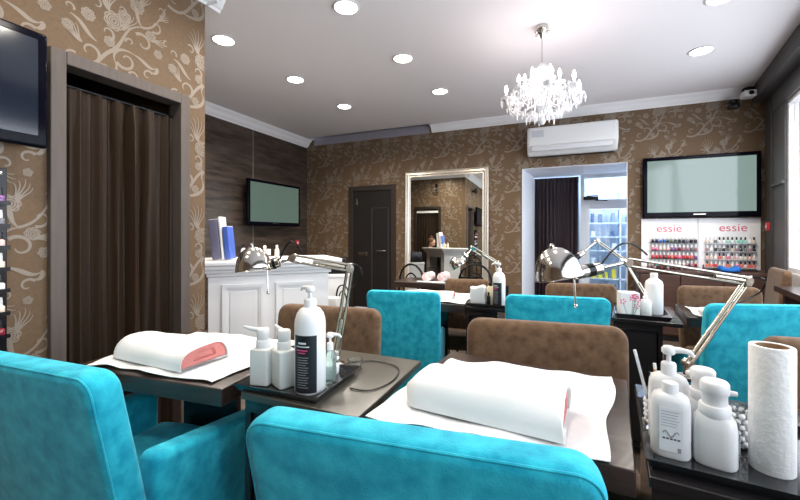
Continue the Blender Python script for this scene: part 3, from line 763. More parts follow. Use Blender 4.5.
# wooden sideboard below
sb = thing('sideboard', 'low dark brown wooden sideboard under the polish display', 'sideboard')
MB().rbox(.80, 2.03, 5.12, 5.46, .80 - .03, .80, .004, 1).build('top', DARKWOOD, sb)
MB().box(.82, 2.01, 5.14, 5.45, .06, .77).build('carcass', DARKWOOD, sb)
for i in range(3):
    d_ = MB().rbox(.835 + i * .39, .835 + i * .39 + .38, 5.12, 5.139, .08, .755, .003, 1).build('door', DARKWOOD, sb)
    MB().tube([(1.19 + i * .39, 5.105, .45), (1.19 + i * .39, 5.105, .58)], .006).build('handle', NICKEL, d_, True)
MB().box(.85, 1.98, 5.17, 5.44, 0, .06).build('plinth', BLACKW, sb)
tag(MB().rbox(1.60, 1.78, 5.18, 5.32, 0, .07, .03, 4, lambda p: (p.x, p.y, p.z * (.75 + .25 * math.sin(p.x * 40)) + .002), k=4).build('folded_cloth', BLUEC, None, True, (0, 0, .80)), 'crumpled bright blue cloth on the sideboard below the display', 'cloth')
for i in range(9):
    o = polish('mauve' if i % 2 else 'dark red', 'black', 1.0); o.location = (.96 + i * .068, 5.40, .8001)
    tag(o, 'small nail polish with black cap, %s from left standing on the sideboard' % ORD[i], 'nail polish', 'loose polish bottles on the sideboard')

# left edge acrylic rack
rk = thing('polish_rack', 'black acrylic nail polish rack at the left edge of the photo', 'rack')
MB().rbox(WX + .0025, WX + .014, .42, .815, .70, 1.50, .002, 1).build('back_plate', BLACKP, rk)
RZ = [.79, .885, .98, 1.07, 1.16, 1.25, 1.345]
for z in RZ:
    MB().box(WX + .014, WX + .062, .43, .808, z - .004, z).box(WX + .058, WX + .062, .43, .808, z, z + .012).build('ledge', BLACKP, rk)
for (y, z) in ((.79, 1.475), (.79, .72)): MB().lathe([(.009, 0), (.009, .006), (.004, .009)], n=14, M=Matrix.Translation((WX + .014, y, z)) @ Matrix.Rotation(PI / 2, 4, 'Y')).build('screw_cap', CHROME, rk, True)
cl = ['dark red', 'nude', 'white', 'nude', 'pale pink', 'grey', 'purple']
for j, z in enumerate(RZ):
    for i in range(5):
        cn = cl[j] if i == 0 else rr.choice(list(PCOL))
        o = polish(cn, 'black' if j % 2 == 0 else 'white', 1.05); o.location = (WX + .036, .785 - i * .055, z + .0006)
        tag(o, '%s nail polish, %s from the doorway on the %s ledge up of black rack' % (cn, ORD[i], ORD[j]), 'nail polish', 'polish bottles on the black rack')

# ------------------------------------------------------------------ reception desk (diagonal)
A = Vector((-2.625, 2.185)); B = Vector((-1.975, 2.93)); dl = (B - A).length; ang = math.atan2(B.y - A.y, B.x - A.x)
dk = thing('reception_desk', 'white panelled reception desk set diagonally by the tiled wall', 'desk', (A.x, A.y, 0), ang)
# local: x along the front, y into the staff side, front face at y=0
m = MB(); m.box(0, dl, 0, .05, 0, .90); m.box(0, .06, .05, .42, 0, .90); m.box(dl - .06, dl, .05, .42, 0, .90); m.box(.06, dl - .06, .40, .42, .0, .30); m.box(.06, .16, .40, .42, .3, .90); m.box(dl - .16, dl - .06, .40, .42, .3, .90); m.box(.16, dl - .16, .40, .42, .80, .90)
m.build('carcass', DESKW, dk)
MB().rbox(-.06, dl + .10, -.10, .52, .965, 1.0, .008, 2).build('top', DESKW, dk, True)
m = MB()
for (o_, z0_, z1_) in ((.02, .87, .90), (.045, .90, .93), (.075, .93, .965)):
    m.rbox(-o_ * .6, dl + o_, -o_, .42 + o_, z0_, z1_, .006, 2)
m.build('cornice_moulding', DESKW, dk, True)
for i in range(2):
    a0_ = .10 + i * (dl - .14) / 2; a1_ = a0_ + (dl - .14) / 2 - .10
    m = MB()
    for q0, q1, o_ in ((0, .025, .018), (.025, .04, .010)):
        m.box(a0_ + q0, a1_ - q0, -o_, 0, .80 - q1, .80 - q0); m.box(a0_ + q0, a1_ - q0, -o_, 0, .12 + q0, .12 + q1)
        m.box(a0_ + q0, a0_ + q1, -o_, 0, .12 + q1, .80 - q1); m.box(a1_ - q1, a1_ - q0, -o_, 0, .12 + q1, .80 - q1)
    m.rbox(a0_ + .06, a1_ - .06, -.006, 0, .18, .74, .003, 1)
    m.build('panel', DESKW, dk)
MB().box(.165, dl - .165, .20, .22, .3, .80).build('inner_back', BLACKW, dk)
MB().box(-.005, dl + .01, -.012, 0, 0, .09).build('plinth', DESKW, dk)
def desk_pt(x, y, z): return Vector((A.x + math.cos(ang) * x - math.sin(ang) * y, A.y + math.sin(ang) * x + math.cos(ang) * y, z))
# binders and papers on the desk
for i, (px, w, h, m_, lb) in enumerate(((209, .07, .34, mat('slate_binder', (.14, .14, .22), .5), 'slate grey binder leaning on the reception desk by the wall'), (214, .018, .36, WPL, 'white folder standing behind the slate binder on the desk'), (219, .045, .28, mat('blue_binder', (.06, .12, .45), .4), 'blue binder leaning right on the reception desk'))):
    p = desk_pt(.085, .12, 1.0) + Vector((.9, .43, 0)) * (0, .052, .093)[i]
    o = thing('binder', lb, 'binder', p, -.5); o.rotation_euler = (0, -.10, .445)
    MB().rbox(-w / 2, w / 2, -.06, .06, .008, h, .004, 2).build('cover', m_, o, True)
    MB().box(-w / 2 + .004, w / 2 - .004, -.056, .062, .014, h + .004).build('pages', WPL, o)
    o.location.z += .002
def smallbottle(name, p, h, r, m_, capm, label, cat='bottle', group=None):
    o = thing(name, label, cat, p, 0, group)
    MB().lathe([(r * .9, 0), (r, .004), (r, h * .62), (r * .75, h * .72), (r * .45, h * .76), (r * .45, h * .8)], n=16).build('body', m_, o, True)
    MB().lathe([(r * .55, h * .78), (r * .55, h * .97), (r * .45, h)], n=14).build('cap', capm, o, True)
    return o
smallbottle('lotion_bottle', desk_pt(.27, .10, 1), .13, .022, WPL, BLACKP, 'white bottle with black cap beside the blue binder')
smallbottle('lotion_bottle', desk_pt(.32, .12, 1), .11, .022, WPL, RED, 'white bottle with red cap on the reception desk')
smallbottle('lotion_bottle', desk_pt(.36, .20, 1), .12, .022, WPL, BLACKP, 'second white bottle with black cap, behind the red-capped one')
fg = thing('angel_figurine', 'small cream figurine on the reception desk', 'figurine', desk_pt(.45, .17, 1))
MB().lathe([(.03, 0), (.035, .01), (.025, .04), (.018, .07), (.012, .085), (.008, .09)], n=14).build('robe', CREAMP, fg, True)
MB().ball((0, 0, .103), .016, 8).build('head', CREAMP, fg, True)
for s_ in (-1, 1): MB().rbox(.012 * s_ - .012, .012 * s_ + .03 * s_ + .012, .012, .02, .03, .085, .004, 2).build('wing', WPL, fg, True)
smallbottle('perfume_bottle', desk_pt(.55, .13, 1), .12, .02, CREAMP, WPL, 'cream bottle with square cap right of the figurine')

# receptionist (seen in the mirror)
def person():
    t = thing('person', 'seated person with auburn hair in a bun behind the reception desk, in the mirror', 'person', (-3.0, 2.03, 0), -1.5)
    # local: faces +y ; seat z .45
    names = {}
    V = []; Ed = []; R = []
    def v(p, r, par=None):
        V.append(p); R.append(r)
        if par is not None: Ed.append((par, len(V) - 1))
        return len(V) - 1
    pel = v((0, -.02, .52), .12); w = v((0, -.03, .66), .105, pel); c_ = v((0, -.02, .80), .125, w); sh_ = v((0, -.01, .92), .10, c_); nk = v((0, .0, .985), .048, sh_); v((0, .015, 1.04), .045, nk)
    for s_ in (-1, 1):
        hip = v((.085 * s_, .03, .51), .09, pel); kn = v((.10 * s_, .20, .50), .07, hip); k2 = v((.11 * s_, .29, .44), .06, kn); an = v((.11 * s_, .26, .12), .04, k2); f1 = v((.11 * s_, .28, .05), .038, an); v((.115 * s_, .37, .035), .03, f1)
        so = v((.14 * s_, -.01, .905), .055, sh_); el = v((.19 * s_, .03, .68), .042, so); wr = v((.09 * s_, .18, .62), .026, el); pm = v((.075 * s_, .22, .605), .026, wr); v((.07 * s_, .25, .595), .022, pm)
    me = bpy.data.meshes.new('body'); me.from_pydata(V, Ed, []); o = bpy.data.objects.new('body', me); C.objects.link(o); o.parent = t
    sk = o.modifiers.new('s', 'SKIN')
    for i, r in enumerate(R): me.skin_vertices[0].data[i].radius = (r, r * (.72 if i in (0, 1, 2, 3) else 1))
    for i in range(len(R)): me.skin_vertices[0].data[i].use_root = (i == 0)
    ss = o.modifiers.new('b', 'SUBSURF'); ss.levels = 2; ss.render_levels = 2
    me.materials.append(SHIRT)
    # bake modifiers and colour trousers/skin by height
    dg = bpy.context.evaluated_depsgraph_get(); ev = o.evaluated_get(dg); nm = bpy.data.meshes.new_from_object(ev)
    o.modifiers.clear(); o.data = nm; nm.materials.clear()
    for q in (SHIRT, TROUS, SKIN, BLACKP): nm.materials.append(q)
    for p in nm.polygons:
        z, y, x = p.center.z, p.center.y, abs(p.center.x); p.use_smooth = True
        p.material_index = 3 if z < .08 else 1 if (z < .57 or (z < .6 and y < .1)) and not (y > .12 and z > .575) else 2 if (z > .965 or (y > .12 and .575 < z < .67)) else 0
    # fingers
    f = MB()
    for s_ in (-1, 1):
        for k in range(4):
            x = .075 * s_ + (k - 1.5) * .014; L = (.05, .062, .058, .045)[k]
            f.tube([(x, .235, .60), (x, .25 + L * .5, .597), (x - .004 * s_, .25 + L, .582)], [.0085, .0075, .006], 6)
        f.tube([(.052 * s_, .205, .605), (.035 * s_, .235, .602), (.03 * s_, .26, .592)], [.01, .0085, .007], 6)
    f.build('fingers', SKIN, t, True)
    # head, looking slightly down
    h = MB(); N, Mx = 20, 28; vs = []; fs = []
    for j in range(N + 1):
        th = PI * j / N
        for i in range(Mx):
            a = 2 * PI * i / Mx; x, y, z = .075 * math.sin(th) * math.cos(a), .095 * math.sin(th) * math.sin(a), .118 * math.cos(th)
            if z < 0: x *= 1 + z * 2.6; y = y * (1 + z * 1.6) + .006
            if y > .03:
                front = max(0, y - .05) * 10
                if abs(x) < .014 and -.045 < z < .01: y += .020 * (1 - abs(x) / .014) * ((.01 - z) / .055)
                if .012 < abs(x) < .045 and -.006 < z < .022: y -= .008
                if abs(x) < .025 and -.075 < z < -.058: y += .005
            vs.append((x, y, z))
    for j in range(N):
        for i in range(Mx): fs.append((j * Mx + i, j * Mx + (i + 1) % Mx, (j + 1) * Mx + (i + 1) % Mx, (j + 1) * Mx + i))
    h.add(vs, fs)
    for s_ in (-1, 1): h.ball((.074 * s_, 0, -.005), .02, 6, .35, .7, 1.2)
    hd = h.build('head', SKIN, t, True, (0, .03, 1.12), (-.35, 0, 0))
    e = MB()
    for s_ in (-1, 1): e.ball((.029 * s_, .078, .004), .011, 6)
    e.build('eyes', mat('eye_dark', (.03, .02, .015), .2), hd, True)
    MB().ball((0, .083, -.063), .012, 6, 1.6, .6, .5).build('mouth', mat('lips', (.5, .12, .12), .4), hd, True)
    hr = MB()
    def hf(c, r, sx, sy, sz): hr.ball(c, r, 12, sx, sy, sz)
    hf((0, -.022, .03), .1, .84, .98, 1.02); hf((0, -.045, .13), .042, 1.1, 1, .8)
    hr.build('hair', HAIR, hd, True)
    return t
person()
st = thing('stool', 'dark round stool under the seated person', 'stool', (-3.0, 2.03, 0))
MB().lathe([(.14, .37), (.15, .38), (.15, .40), (.14, .41)], n=24).build('seat', BLACKP, st, True)
MB().tube([(0, 0, .37), (0, 0, .03)], .02).build('column', CHROME, st, True)
MB().lathe([(.15, 0), (.15, .015), (.03, .035)], n=24).build('foot', CHROME, st, True)

# ------------------------------------------------------------------ armchairs
def blue_chair():
    t = thing('armchair', 'x', 'armchair')
    def bf(p):
        k = (p.z - .12) / .78
        x = p.x * (.93 + .07 * k); y = p.y - .165 * k
        y += .010 * (1 - (p.x / .31) ** 2) * (-1 if p.y < -.14 else 1) * math.sin(PI * min(1, max(0, k)))
        return (x, y, p.z)
    b = MB().panel(.31, .10, .90, -.175, -.095, .048, .024, bf).build('backrest', TEAL, t, True)
    q = .0068; R = .048 - q; X = .31 - q; Z = .90 - q; pts = []
    for i in range(7): pts.append((-X, .13 + i * (Z - R - .13) / 6))
    pts += [(-X + R - R * math.cos(a), Z - R + R * math.sin(a)) for a in [PI / 2 * i / 6 for i in range(1, 7)]]
    pts += [(-X + R + (2 * X - 2 * R) * i / 8, Z) for i in range(1, 8)]
    pts += [(-x, z) for x, z in reversed(pts[:13])]
    MB().tube([bf(Vector((x, -.175 + q, z))) for x, z in pts], .0028, 6).build('piping', TEAL, b, True)
    def af(p):
        z = p.z
        if z > .4: z -= .06 * max(0, (p.y + .15) / .42)
        return (p.x, p.y, z)
    for s_ in (-1, 1):
        MB().rbox(*sorted((s_ * .215, s_ * .297)), -.16, .255, .10, .63, .026, 4, af, k=4).build('arm', TEAL, t, True)
    MB().rbox(-.213, .213, -.13, .262, .20, .45, .03, 4, lambda p: (p.x, p.y, p.z + (.02 * (1 - (p.x / .213) ** 2) if p.z > .4 else 0)), k=4).build('seat', TEAL, t, True)
    MB().rbox(-.19, .19, -.13, .25, .10, .195, .015, 2).build('seat_frame', TEAL, t, True)
    for x in (-.22, .22):
        for y in (-.13, .22): MB().rbox(x - .02, x + .02, y - .02, y + .02, 0, .10, .004, 1).build('leg', WENGE, t)
    return t
bc = blue_chair(); G1 = 'teal velvet armchairs'
def put(o, label, topc, rz, group, scale=(1, 1, 1), toff=-.30):
    # topc = world x,y of the middle of the top edge of the back
    e2 = Vector((-math.sin(rz), math.cos(rz)))
    p = Vector(topc) - e2 * toff * scale[1]
    r = o if label and o['label'] == 'x' else None
    if r is None: r = dup(o, label)
    r['label'] = label; r['group'] = group; r.location = (p.x, p.y, 0); r.rotation_euler = (0, 0, rz); r.scale = scale
    return r
put(bc, 'teal velvet armchair in the foreground, back to us, at towel table', (-.232, .565), math.radians(7), G1, (.945, 1, 1))
put(bc, 'teal velvet armchair cut by the left edge, in front of left table', (-1.272, .505), math.radians(4), G1)
put(bc, 'teal velvet armchair in the middle, left of the second-row bottle tray', (-.925, 2.20), math.radians(11), G1, (.77, .75, .955))
put(bc, 'teal velvet armchair behind the large brown chair, below the opening', (-.03, 2.25), math.radians(7.5), G1, (.88, .70, .975))
put(bc, 'teal velvet armchair on the right behind the paper towel roll', (.915, 2.36), math.radians(18), G1, (.93, .66, .98))

def brown_chair():
    t = thing('upholstered_chair', 'x', 'chair')
    def bf(p):
        k = (p.z - .40) / .47
        y = p.y - .05 * k + .008 * math.sin(PI * min(1, max(0, k))) * (1 if p.y > -.18 else -1)
        return (p.x * (1 - .03 * (1 - k)), y, p.z)
    MB().panel(.29, .40, .87, -.22, -.145, .055, .030, bf).build('backrest', BROWN, t, True)
    MB().rbox(-.27, .27, -.20, .175, .36, .47, .03, 4, k=3).build('seat', BROWN, t, True)
    for x in (-.235, .235):
        for y in (-.16, .14): MB().rbox(x - .02, x + .02, y - .02, y + .02, 0, .365, .004, 1).build('leg', WENGE, t)
    return t
wc = brown_chair(); G2 = 'brown upholstered chairs'
put(wc, 'large brown upholstered chair behind the white-clothed front table', (-.07, 1.605), PI + math.radians(6), G2, (1.03, .88, 1), -.23)
put(wc, 'brown upholstered chair behind the front-left bottle tray, by reception desk', (-1.04, 1.545), PI + math.radians(7), G2, (.93, .88, 1), -.23)
put(wc, 'brown upholstered chair just left of the patterned box, below glazed door', (.125, 3.07), PI + math.radians(12), G2, (.84, .75, .985), -.23)
put(wc, 'brown upholstered chair in front of the sideboard under the display', (.97, 3.19), PI + math.radians(10), G2, (.84, .75, .995), -.23)
put(wc, 'brown upholstered chair behind the paper towel roll, cut by right edge', (.905, 1.76), PI + math.radians(8), G2, (.9, 1, .99), -.23)
put(wc, 'brown upholstered chair below the mirror in the second row', (-.71, 3.04), PI + math.radians(10), G2, (.62, .75, .98), -.23)
put(wc, 'brown upholstered chair beside the right window pilaster', (1.815, 4.50), PI / 2 - .17, G2, (.85, .8, 1.04), -.23)

# ------------------------------------------------------------------ tables and trolleys
def table(label, c, rz, w, d, h=.75, group='dark manicure tables', ped=.02):
    t = thing('manicure_table', label, 'table', (*c, 0), rz, group)
    MB().rbox(-w / 2, w / 2, -d / 2, d / 2, h - .055, h, .004, 2).build('tabletop', WENGE, t, True)
    MB().rbox(-w * .2, w * .2, ped - .014, ped + .014, .02, h - .056, .003, 1).build('pedestal', BLACKW, t)
    MB().rbox(-w * .21, w * .21, ped - .016, ped + .016, 0, .02, .003, 1).build('foot', BLACKW, t)
    return t
r6 = math.radians(-6); e1 = Vector((math.cos(r6), math.sin(r6))); e2 = Vector((-math.sin(r6), math.cos(r6)))
FR = Vector((.135, .868)); wA, dA = .60, .54
cA = FR - e1 * wA / 2 + e2 * dA / 2
table('dark table in the foreground carrying white cloth and long rolled towel', cA, r6, wA, dA, ped=.012)
r7 = math.radians(6); f1 = Vector((math.cos(r7), math.sin(r7))); f2 = Vector((-math.sin(r7), math.cos(r7)))
FB = Vector((-.945, .835)); cB = FB - f1 * .33 + f2 * .26
table('dark table at the left with rolled towel, beside brown curtain', cB, r7, .66, .52, ped=.045)
table('dark table in the second row, right of the middle teal armchair', (-.885, 2.685), math.radians(2), .58, .48, ped=.0)
table('dark table in the second row before the opening, behind teal armchair', (-.02, 2.69), math.radians(-2), .50, .5, ped=.005)
table('dark table in the second row at right with small white cloth', (.945, 2.81), math.radians(-6), .54, .46, ped=.02)
t3 = table('dark table in the far row near the mirror with pink-white towels', (-1.19, 3.62), 0, .70, .40)

def trolley(label, c, rz, w, d, top, body_w=None, off=0, h=.75, bd=None):
    t = thing('trolley_cabinet', label, 'cabinet', (*c, 0), rz, 'low cabinets between the tables')
    MB().rbox(-w / 2, w / 2, -d / 2, d / 2, h - .022, h, .003, 2).build('top', top, t, True)
    bw = body_w or w - .01; x0_, x1_ = off - bw / 2, off + bw / 2; yb = -d / 2 + (bd or d)
    m = MB(); m.box(x0_, x0_ + .02, -d / 2 + .01, yb - .01, .05, h - .023); m.box(x1_ - .02, x1_, -d / 2 + .01, yb - .01, .05, h - .023); m.box(x0_ + .02, x1_ - .02, yb - .03, yb - .01, .05, h - .023); m.box(x0_ + .02, x1_ - .02, -d / 2 + .01, yb - .03, .05, .07); m.box(x0_ + .02, x1_ - .02, -d / 2 + .01, yb - .03, h - .06, h - .023)
    m.build('carcass', BLACKW, t)
    dr = MB().rbox(x0_ + .025, x1_ - .025, -d / 2 + .02, -d / 2 + .036, .075, h - .065, .002, 1).build('door', mat('black_door', (.014, .013, .014), .3), t)
    MB().tube([(x1_ - .06, -d / 2 + .012, .40), (x1_ - .06, -d / 2 + .012, .48)], .005).build('handle', NICKEL, dr, True)
    for x in (x0_ + .03, x1_ - .03):
        for y in (-d / 2 + .04, yb - .04): MB().lathe([(.018, 0), (.018, .04), (.010, .05)], (x, y, 0), 10).build('castor', RUBBER, t, True)
    return t
trolley('black low cabinet with glossy top between the two front tables', (-.68, 1.08), 0, .40, .47, GLOSSTOP, .235, -.075, bd=.31)
c2 = Vector((.155, .862)) + e1 * .31 + e2 * .26
trolley('black low cabinet at the bottom right under the bottle tray', c2, r6, .62, .52, BLACKW, bd=.34)
trolley('black low cabinet in the middle row with flower-patterned box', (.452, 2.67), math.radians(-7), .33, .54, BLACKW, .23, -.04, bd=.30)
trolley('black low cabinet in the second row below the mirror', (-.43, 2.67), math.radians(-1), .28, .5, BLACKW, .2, -.04, bd=.30)

def tray(label, c, rz, w, d, z=.7505):
    t = thing('tray', label, 'tray', (*c, z), rz, 'black bottle trays')
    h = .022; e = .012
    m = MB(); m.rbox(-w / 2 + e, w / 2 - e, -d / 2 + e, d / 2 - e, 0, .006, .002, 1)
    rimo = [(-w / 2, -d / 2), (w / 2, -d / 2), (w / 2, d / 2), (-w / 2, d / 2)]
    m.build('base', TRAYM, t)
    m = MB()
    vs = []
    for (k, z_) in ((e, 0), (0, h), (.006, h), (e + .008, .006)):
        for sx, sy in ((-1, -1), (1, -1), (1, 1), (-1, 1)): vs.append((sx * (w / 2 - k), sy * (d / 2 - k), z_))
    fs = []
    for j in range(4):
        for i in range(4): fs.append((j * 4 + i, j * 4 + (i + 1) % 4, ((j + 1) % 4) * 4 + (i + 1) % 4, ((j + 1) % 4) * 4 + i))
    m.add(vs, fs).build('rim', TRAYM, t)
    return t
tray('black glossy tray holding tall black-labelled bottle, front left', (-.765, .975), math.radians(3), .29, .26)
TR2 = Vector((.143, .886)) + e1 * .26 + e2 * .165
tray('black tray at the bottom right holding pump bottles and paper roll', TR2, r6, .50, .33)
tray('black tray on the middle cabinet with flower-patterned box', (.42, 2.555), math.radians(-5), .27, .25)
tray('black tray in the second row below the mirror', (-.44, 2.525), 0, .27, .21)

# ------------------------------------------------------------------ cloths and rolled towels
def cloth(name, label, corners, nu=26, nv=22, z=.753, seed=1, rag=.008):
    """corners front-left, front-right, back-right, back-left (x,y)"""
    rnd = random.Random(seed); ph = [rnd.uniform(0, 6) for _ in range(8)]
    fl, fr, br, bl = [Vector(c) for c in corners]; vs = []; fs = []
    for k in (0, 1):
        for j in range(nv + 1):
            for i in range(nu + 1):
                s, t = i / nu, j / nv
                p = (fl * (1 - s) + fr * s) * (1 - t) + (bl * (1 - s) + br * s) * t
                edge = max(0, 1 - min(s, 1 - s, t, 1 - t) * 8)
                p = p + Vector((math.sin(9 * t + ph[0]) * rag * edge, math.sin(11 * s + ph[1]) * rag * edge + math.sin(23 * s + ph[2]) * rag * .5 * edge))
                zz = z + .0035 + .0022 * math.sin(17 * s + 5 * t + ph[3]) + .002 * math.sin(13 * t - 6 * s + ph[4]) + .004 * edge * max(0, math.sin(15 * (s + t) + ph[5]))
                if abs(s - .33) < .015 or abs(s - .67) < .015 or abs(t - .5) < .02: zz += .0012
                vs.append((p.x, p.y, zz + k * .0018))
    R = (nu + 1) * (nv + 1)
    for j in range(nv):
        for i in range(nu):
            q = j * (nu + 1) + i; fs.append((q, q + nu + 1, q + nu + 2, q + 1)); fs.append((R + q, R + q + 1, R + q + nu + 2, R + q + nu + 1))
    rim = [i for i in range(nu + 1)] + [j * (nu + 1) + nu for j in range(1, nv + 1)] + [nv * (nu + 1) + i for i in range(nu - 1, -1, -1)] + [j * (nu + 1) for j in range(nv - 1, 0, -1)]
    for a_, b_ in zip(rim, rim[1:] + rim[:1]): fs.append((a_, b_, R + b_, R + a_))
    return tag(MB().add(vs, fs).build(name, CLOTHM, None, True), label, 'cloth', 'white cloths on the tables')
cloth('table_cloth', 'white disposable cloth spread over the foreground table', [(-.468, .845), (.082, .860), (.155, 1.385), (-.37, 1.36)], seed=3)
cloth('table_cloth', 'white disposable cloth spread over the left table by the curtain', [(-1.545, .80), (-1.00, .845), (-1.01, 1.31), (-1.58, 1.27)], seed=5)
cloth('table_cloth', 'white cloth on the second-row table below the mirror', [(-1.16, 2.47), (-.60, 2.475), (-.60, 2.90), (-1.16, 2.90)], seed=7, rag=.004)
cloth('table_cloth', 'small white cloth on the second-row table at the right', [(.70, 2.60), (1.10, 2.56), (1.12, 2.88), (.72, 2.92)], seed=8, rag=.004)
cloth('table_cloth', 'white cloth on the table behind the teal armchair below the opening', [(-.22, 2.48), (.18, 2.47), (.2, 2.88), (-.2, 2.88)], seed=9, rag=.004)

def roll(label, p, rz, L, W, H, seed=1, z=.7645, name='rolled_towel', pink_ends=True):
    t = thing(name, label, 'towel', (*p, z), rz, 'rolled white towels')
    rnd = random.Random(seed); ph = [rnd.uniform(0, 6) for _ in range(6)]
    NA, NL = 30, 26
    def prof(a, s):   # a 0..2pi ; D-shaped loaf
        y = math.cos(a) * W / 2; zz = math.sin(a)
        zz = (abs(zz) ** .75) * H if zz > 0 else 0
        y = (1 if y > 0 else -1) * (abs(y) / (W / 2)) ** .8 * W / 2
        if math.sin(a) > 0: zz *= .93 + .06 * math.sin(3 * a + 4 * s + ph[0]) + .02 * math.sin(12 * s + ph[1])
        return y, zz
    vs = []; fs = []
    for j in range(NL + 1):
        s = j / NL; x = (s - .5) * L
        for i in range(NA):
            a = 2 * PI * i / NA; y, zz = prof(a, s)
            k = 1 - (.5 * max(0, 1 - s / .12) ** 2.2)
            vs.append((x + .006 * math.sin(a * 2 + ph[2]) * (1 if s in (0, 1) else 0), y * k, zz * k))
    for j in range(NL):
        for i in range(NA): fs.append((j * NA + i, j * NA + (i + 1) % NA, (j + 1) * NA + (i + 1) % NA, (j + 1) * NA + i))
    fs.append(tuple(range(NA)))
    # folded-in rim at the open end
    b0 = len(vs)
    for i in range(NA):
        a = 2 * PI * i / NA; y, zz = prof(a, 1.0); vs.append((L / 2, y * .94, max(.002, zz * .93)))
    for i in range(NA):
        vs.append((L / 2 - .05, vs[b0 + i][1] * .99, vs[b0 + i][2]))
    for i in range(NA):
        i2 = (i + 1) % NA
        fs.append((NL * NA + i, NL * NA + i2, b0 + i2, b0 + i)); fs.append((b0 + i, b0 + i2, b0 + NA + i2, b0 + NA + i))
    MB().add(vs, fs).build('wrap', TOWEL, t, True)
    # pink terry core, spiral layers
    m = MB(); vs = []; fs = []
    xe = L / 2 - .004
    for q, (kk, xx) in enumerate(((.90, xe - .10), (.90, xe - .004), (.84, xe), (.45, xe + .001), (.40, xe - .006), (.2, xe + .001))):
        for i in range(NA):
            a = 2 * PI * i / NA; y, zz = prof(a, 1.0); vs.append((xx, y * kk, .003 + (zz - H * .42) * kk + H * .40))
    for q in range(5):
        for i in range(NA): fs.append((q * NA + i, q * NA + (i + 1) % NA, (q + 1) * NA + (i + 1) % NA, (q + 1) * NA + i))
    fs.append(tuple(range(5 * NA, 6 * NA)))
    m.add(vs, fs).build('pink_core', PINK, t, True)
    return t
roll('long rolled white towel on the foreground table, pink inside', (-.192, 1.003), math.radians(-5), .405, .19, .085, 2)
roll('rolled white towel with open pink end on the left table', (-1.355, .955), math.radians(-1), .40, .20, .076, 4)
roll('small rolled white towel on the second-row table below the mirror', (-.86, 2.62), math.radians(4), .30, .13, .05, 6, .7625)
# folded pink and white hand towels on the far table
for (p, lb) in (((-1.22, 3.57), 'left one of the pink-white rolled hand towels on far table'), ((-1.08, 3.62), 'right one of the pink-white rolled hand towels on far table')):
    o = thing('hand_towel', lb, 'towel', (*p, .751), 0, 'pink-white hand towels on the far table')
    MB().tube([(0, -.08, .045), (0, .08, .045)], .045, 16).build('roll', mat('blush_terry', (.72, .45, .45), .95, bump=.5, bscale=120, noise=((.85, .8, .78), 25, .4, .6)), o, True)
tag(MB().rbox(-1.30, -1.02, 3.435, 3.475, 0, .012, .004, 2).build('napkin', WPL, None, True, (0, 0, .7505)), 'flat white napkin before the pink-white towels', 'napkin')
tag(MB().rbox(.72, .90, 2.52, 2.70, 0, .03, .012, 3).build('folded_towel', TOWEL, None, True, (0, 0, .765)), 'folded white towel on the right second-row table', 'towel')

# ------------------------------------------------------------------ bottles
def pump(mb, z, r, nozzle=.05, ang=0, s=1.0):
    """collar, stem and spout starting at height z"""
    mb.lathe([(r, z), (r, z + .022 * s), (r * .9, z + .025 * s), (r * .5, z + .027 * s), (.0045 * s, z + .028 * s), (.0045 * s, z + .045 * s)], n=18)
    M = Matrix.Rotation(ang, 4, 'Z')
    mb.lathe([(.010 * s, z + .043 * s), (.013 * s, z + .047 * s), (.013 * s, z + .055 * s), (.009 * s, z + .060 * s)], n=14)
    pts = [M @ Vector((0, 0, z + .052 * s)), M @ Vector((nozzle * .5, 0, z + .054 * s)), M @ Vector((nozzle * .85, 0, z + .052 * s)), M @ Vector((nozzle, 0, z + .044 * s))]
    mb.tube(pts, [.008 * s, .006 * s, .005 * s, .0035 * s], 8)
def label_wrap(r, z0, z1, a0, a1, m_, parent, name='label', off=.0006, e=None, sx=1, sy=1):
    vs = []; N = 16; 
    for z in (z0, z1):
        for i in range(N + 1):
            a = a0 + (a1 - a0) * i / N; ca, sa = math.cos(a), math.sin(a)
            k = 1 if e is None else (abs(ca) ** e + abs(sa) ** e) ** (-1 / e)
            vs.append(((r + off) * ca * k * sx, (r + off) * sa * k * sy, z))
    return MB().add(vs, [(i, i + 1, N + 2 + i, N + 1 + i) for i in range(N)]).build(name, m_, parent, True)
def big_bottle(label, p, r=.043, h=.225, s=1, rz=0, noz=2.8, loff=0):
    o = thing('pump_bottle', label, 'bottle', p, rz)
    prof = [(r * .93, 0), (r, .006), (r, h * .80), (r * .97, h * .86), (r * .86, h * .93), (r * .65, h * .985), (r * .38, h * 1.01)]
    MB().lathe(prof, n=36).build('body', WPL, o, True)
    m = MB(); pump(m, h * 1.0, r * .40, .048, noz, 1.05 * s); m.build('pump', WPL, o, True)
    a = math.radians(-90 - 12) + loff  # label faces the camera, a little left
    lb = label_wrap(r, h * .03, h * .70, a - .95, a + .62, LABELB, o, off=.0007)
    # printed lines
    def line(z, w, hh, m_, c=0):
        label_wrap(r, z, z + hh, a - .85 + c, a - .85 + c + w, m_, lb, 'print_line', .0012)
    line(h * .60, .55, h * .022, WPL, .25); line(h * .565, .9, h * .012, WPL, .1)
    line(h * .52, .8, h * .014, PINKT, .1); line(h * .49, .5, h * .014, PINKT, .25)
    for k in range(13): line(h * (.44 - k * .029), (.75, .68, .72, .6)[k % 4], h * .009, GREYT, .2)
    return o
dirb = lambda p: math.atan2(p[1], p[0])
bp = (-.688, .925, .757)
big_bottle('tall white pump bottle with black label on the front-left tray', bp, loff=math.radians(90) + math.atan2(.925, -.688) - PI / 2 + math.radians(-90) + math.radians(0) if 0 else -math.atan2(-.688, .925) * -1 * -1 if 0 else math.atan2(.688, .925), r=.0455, h=.245)
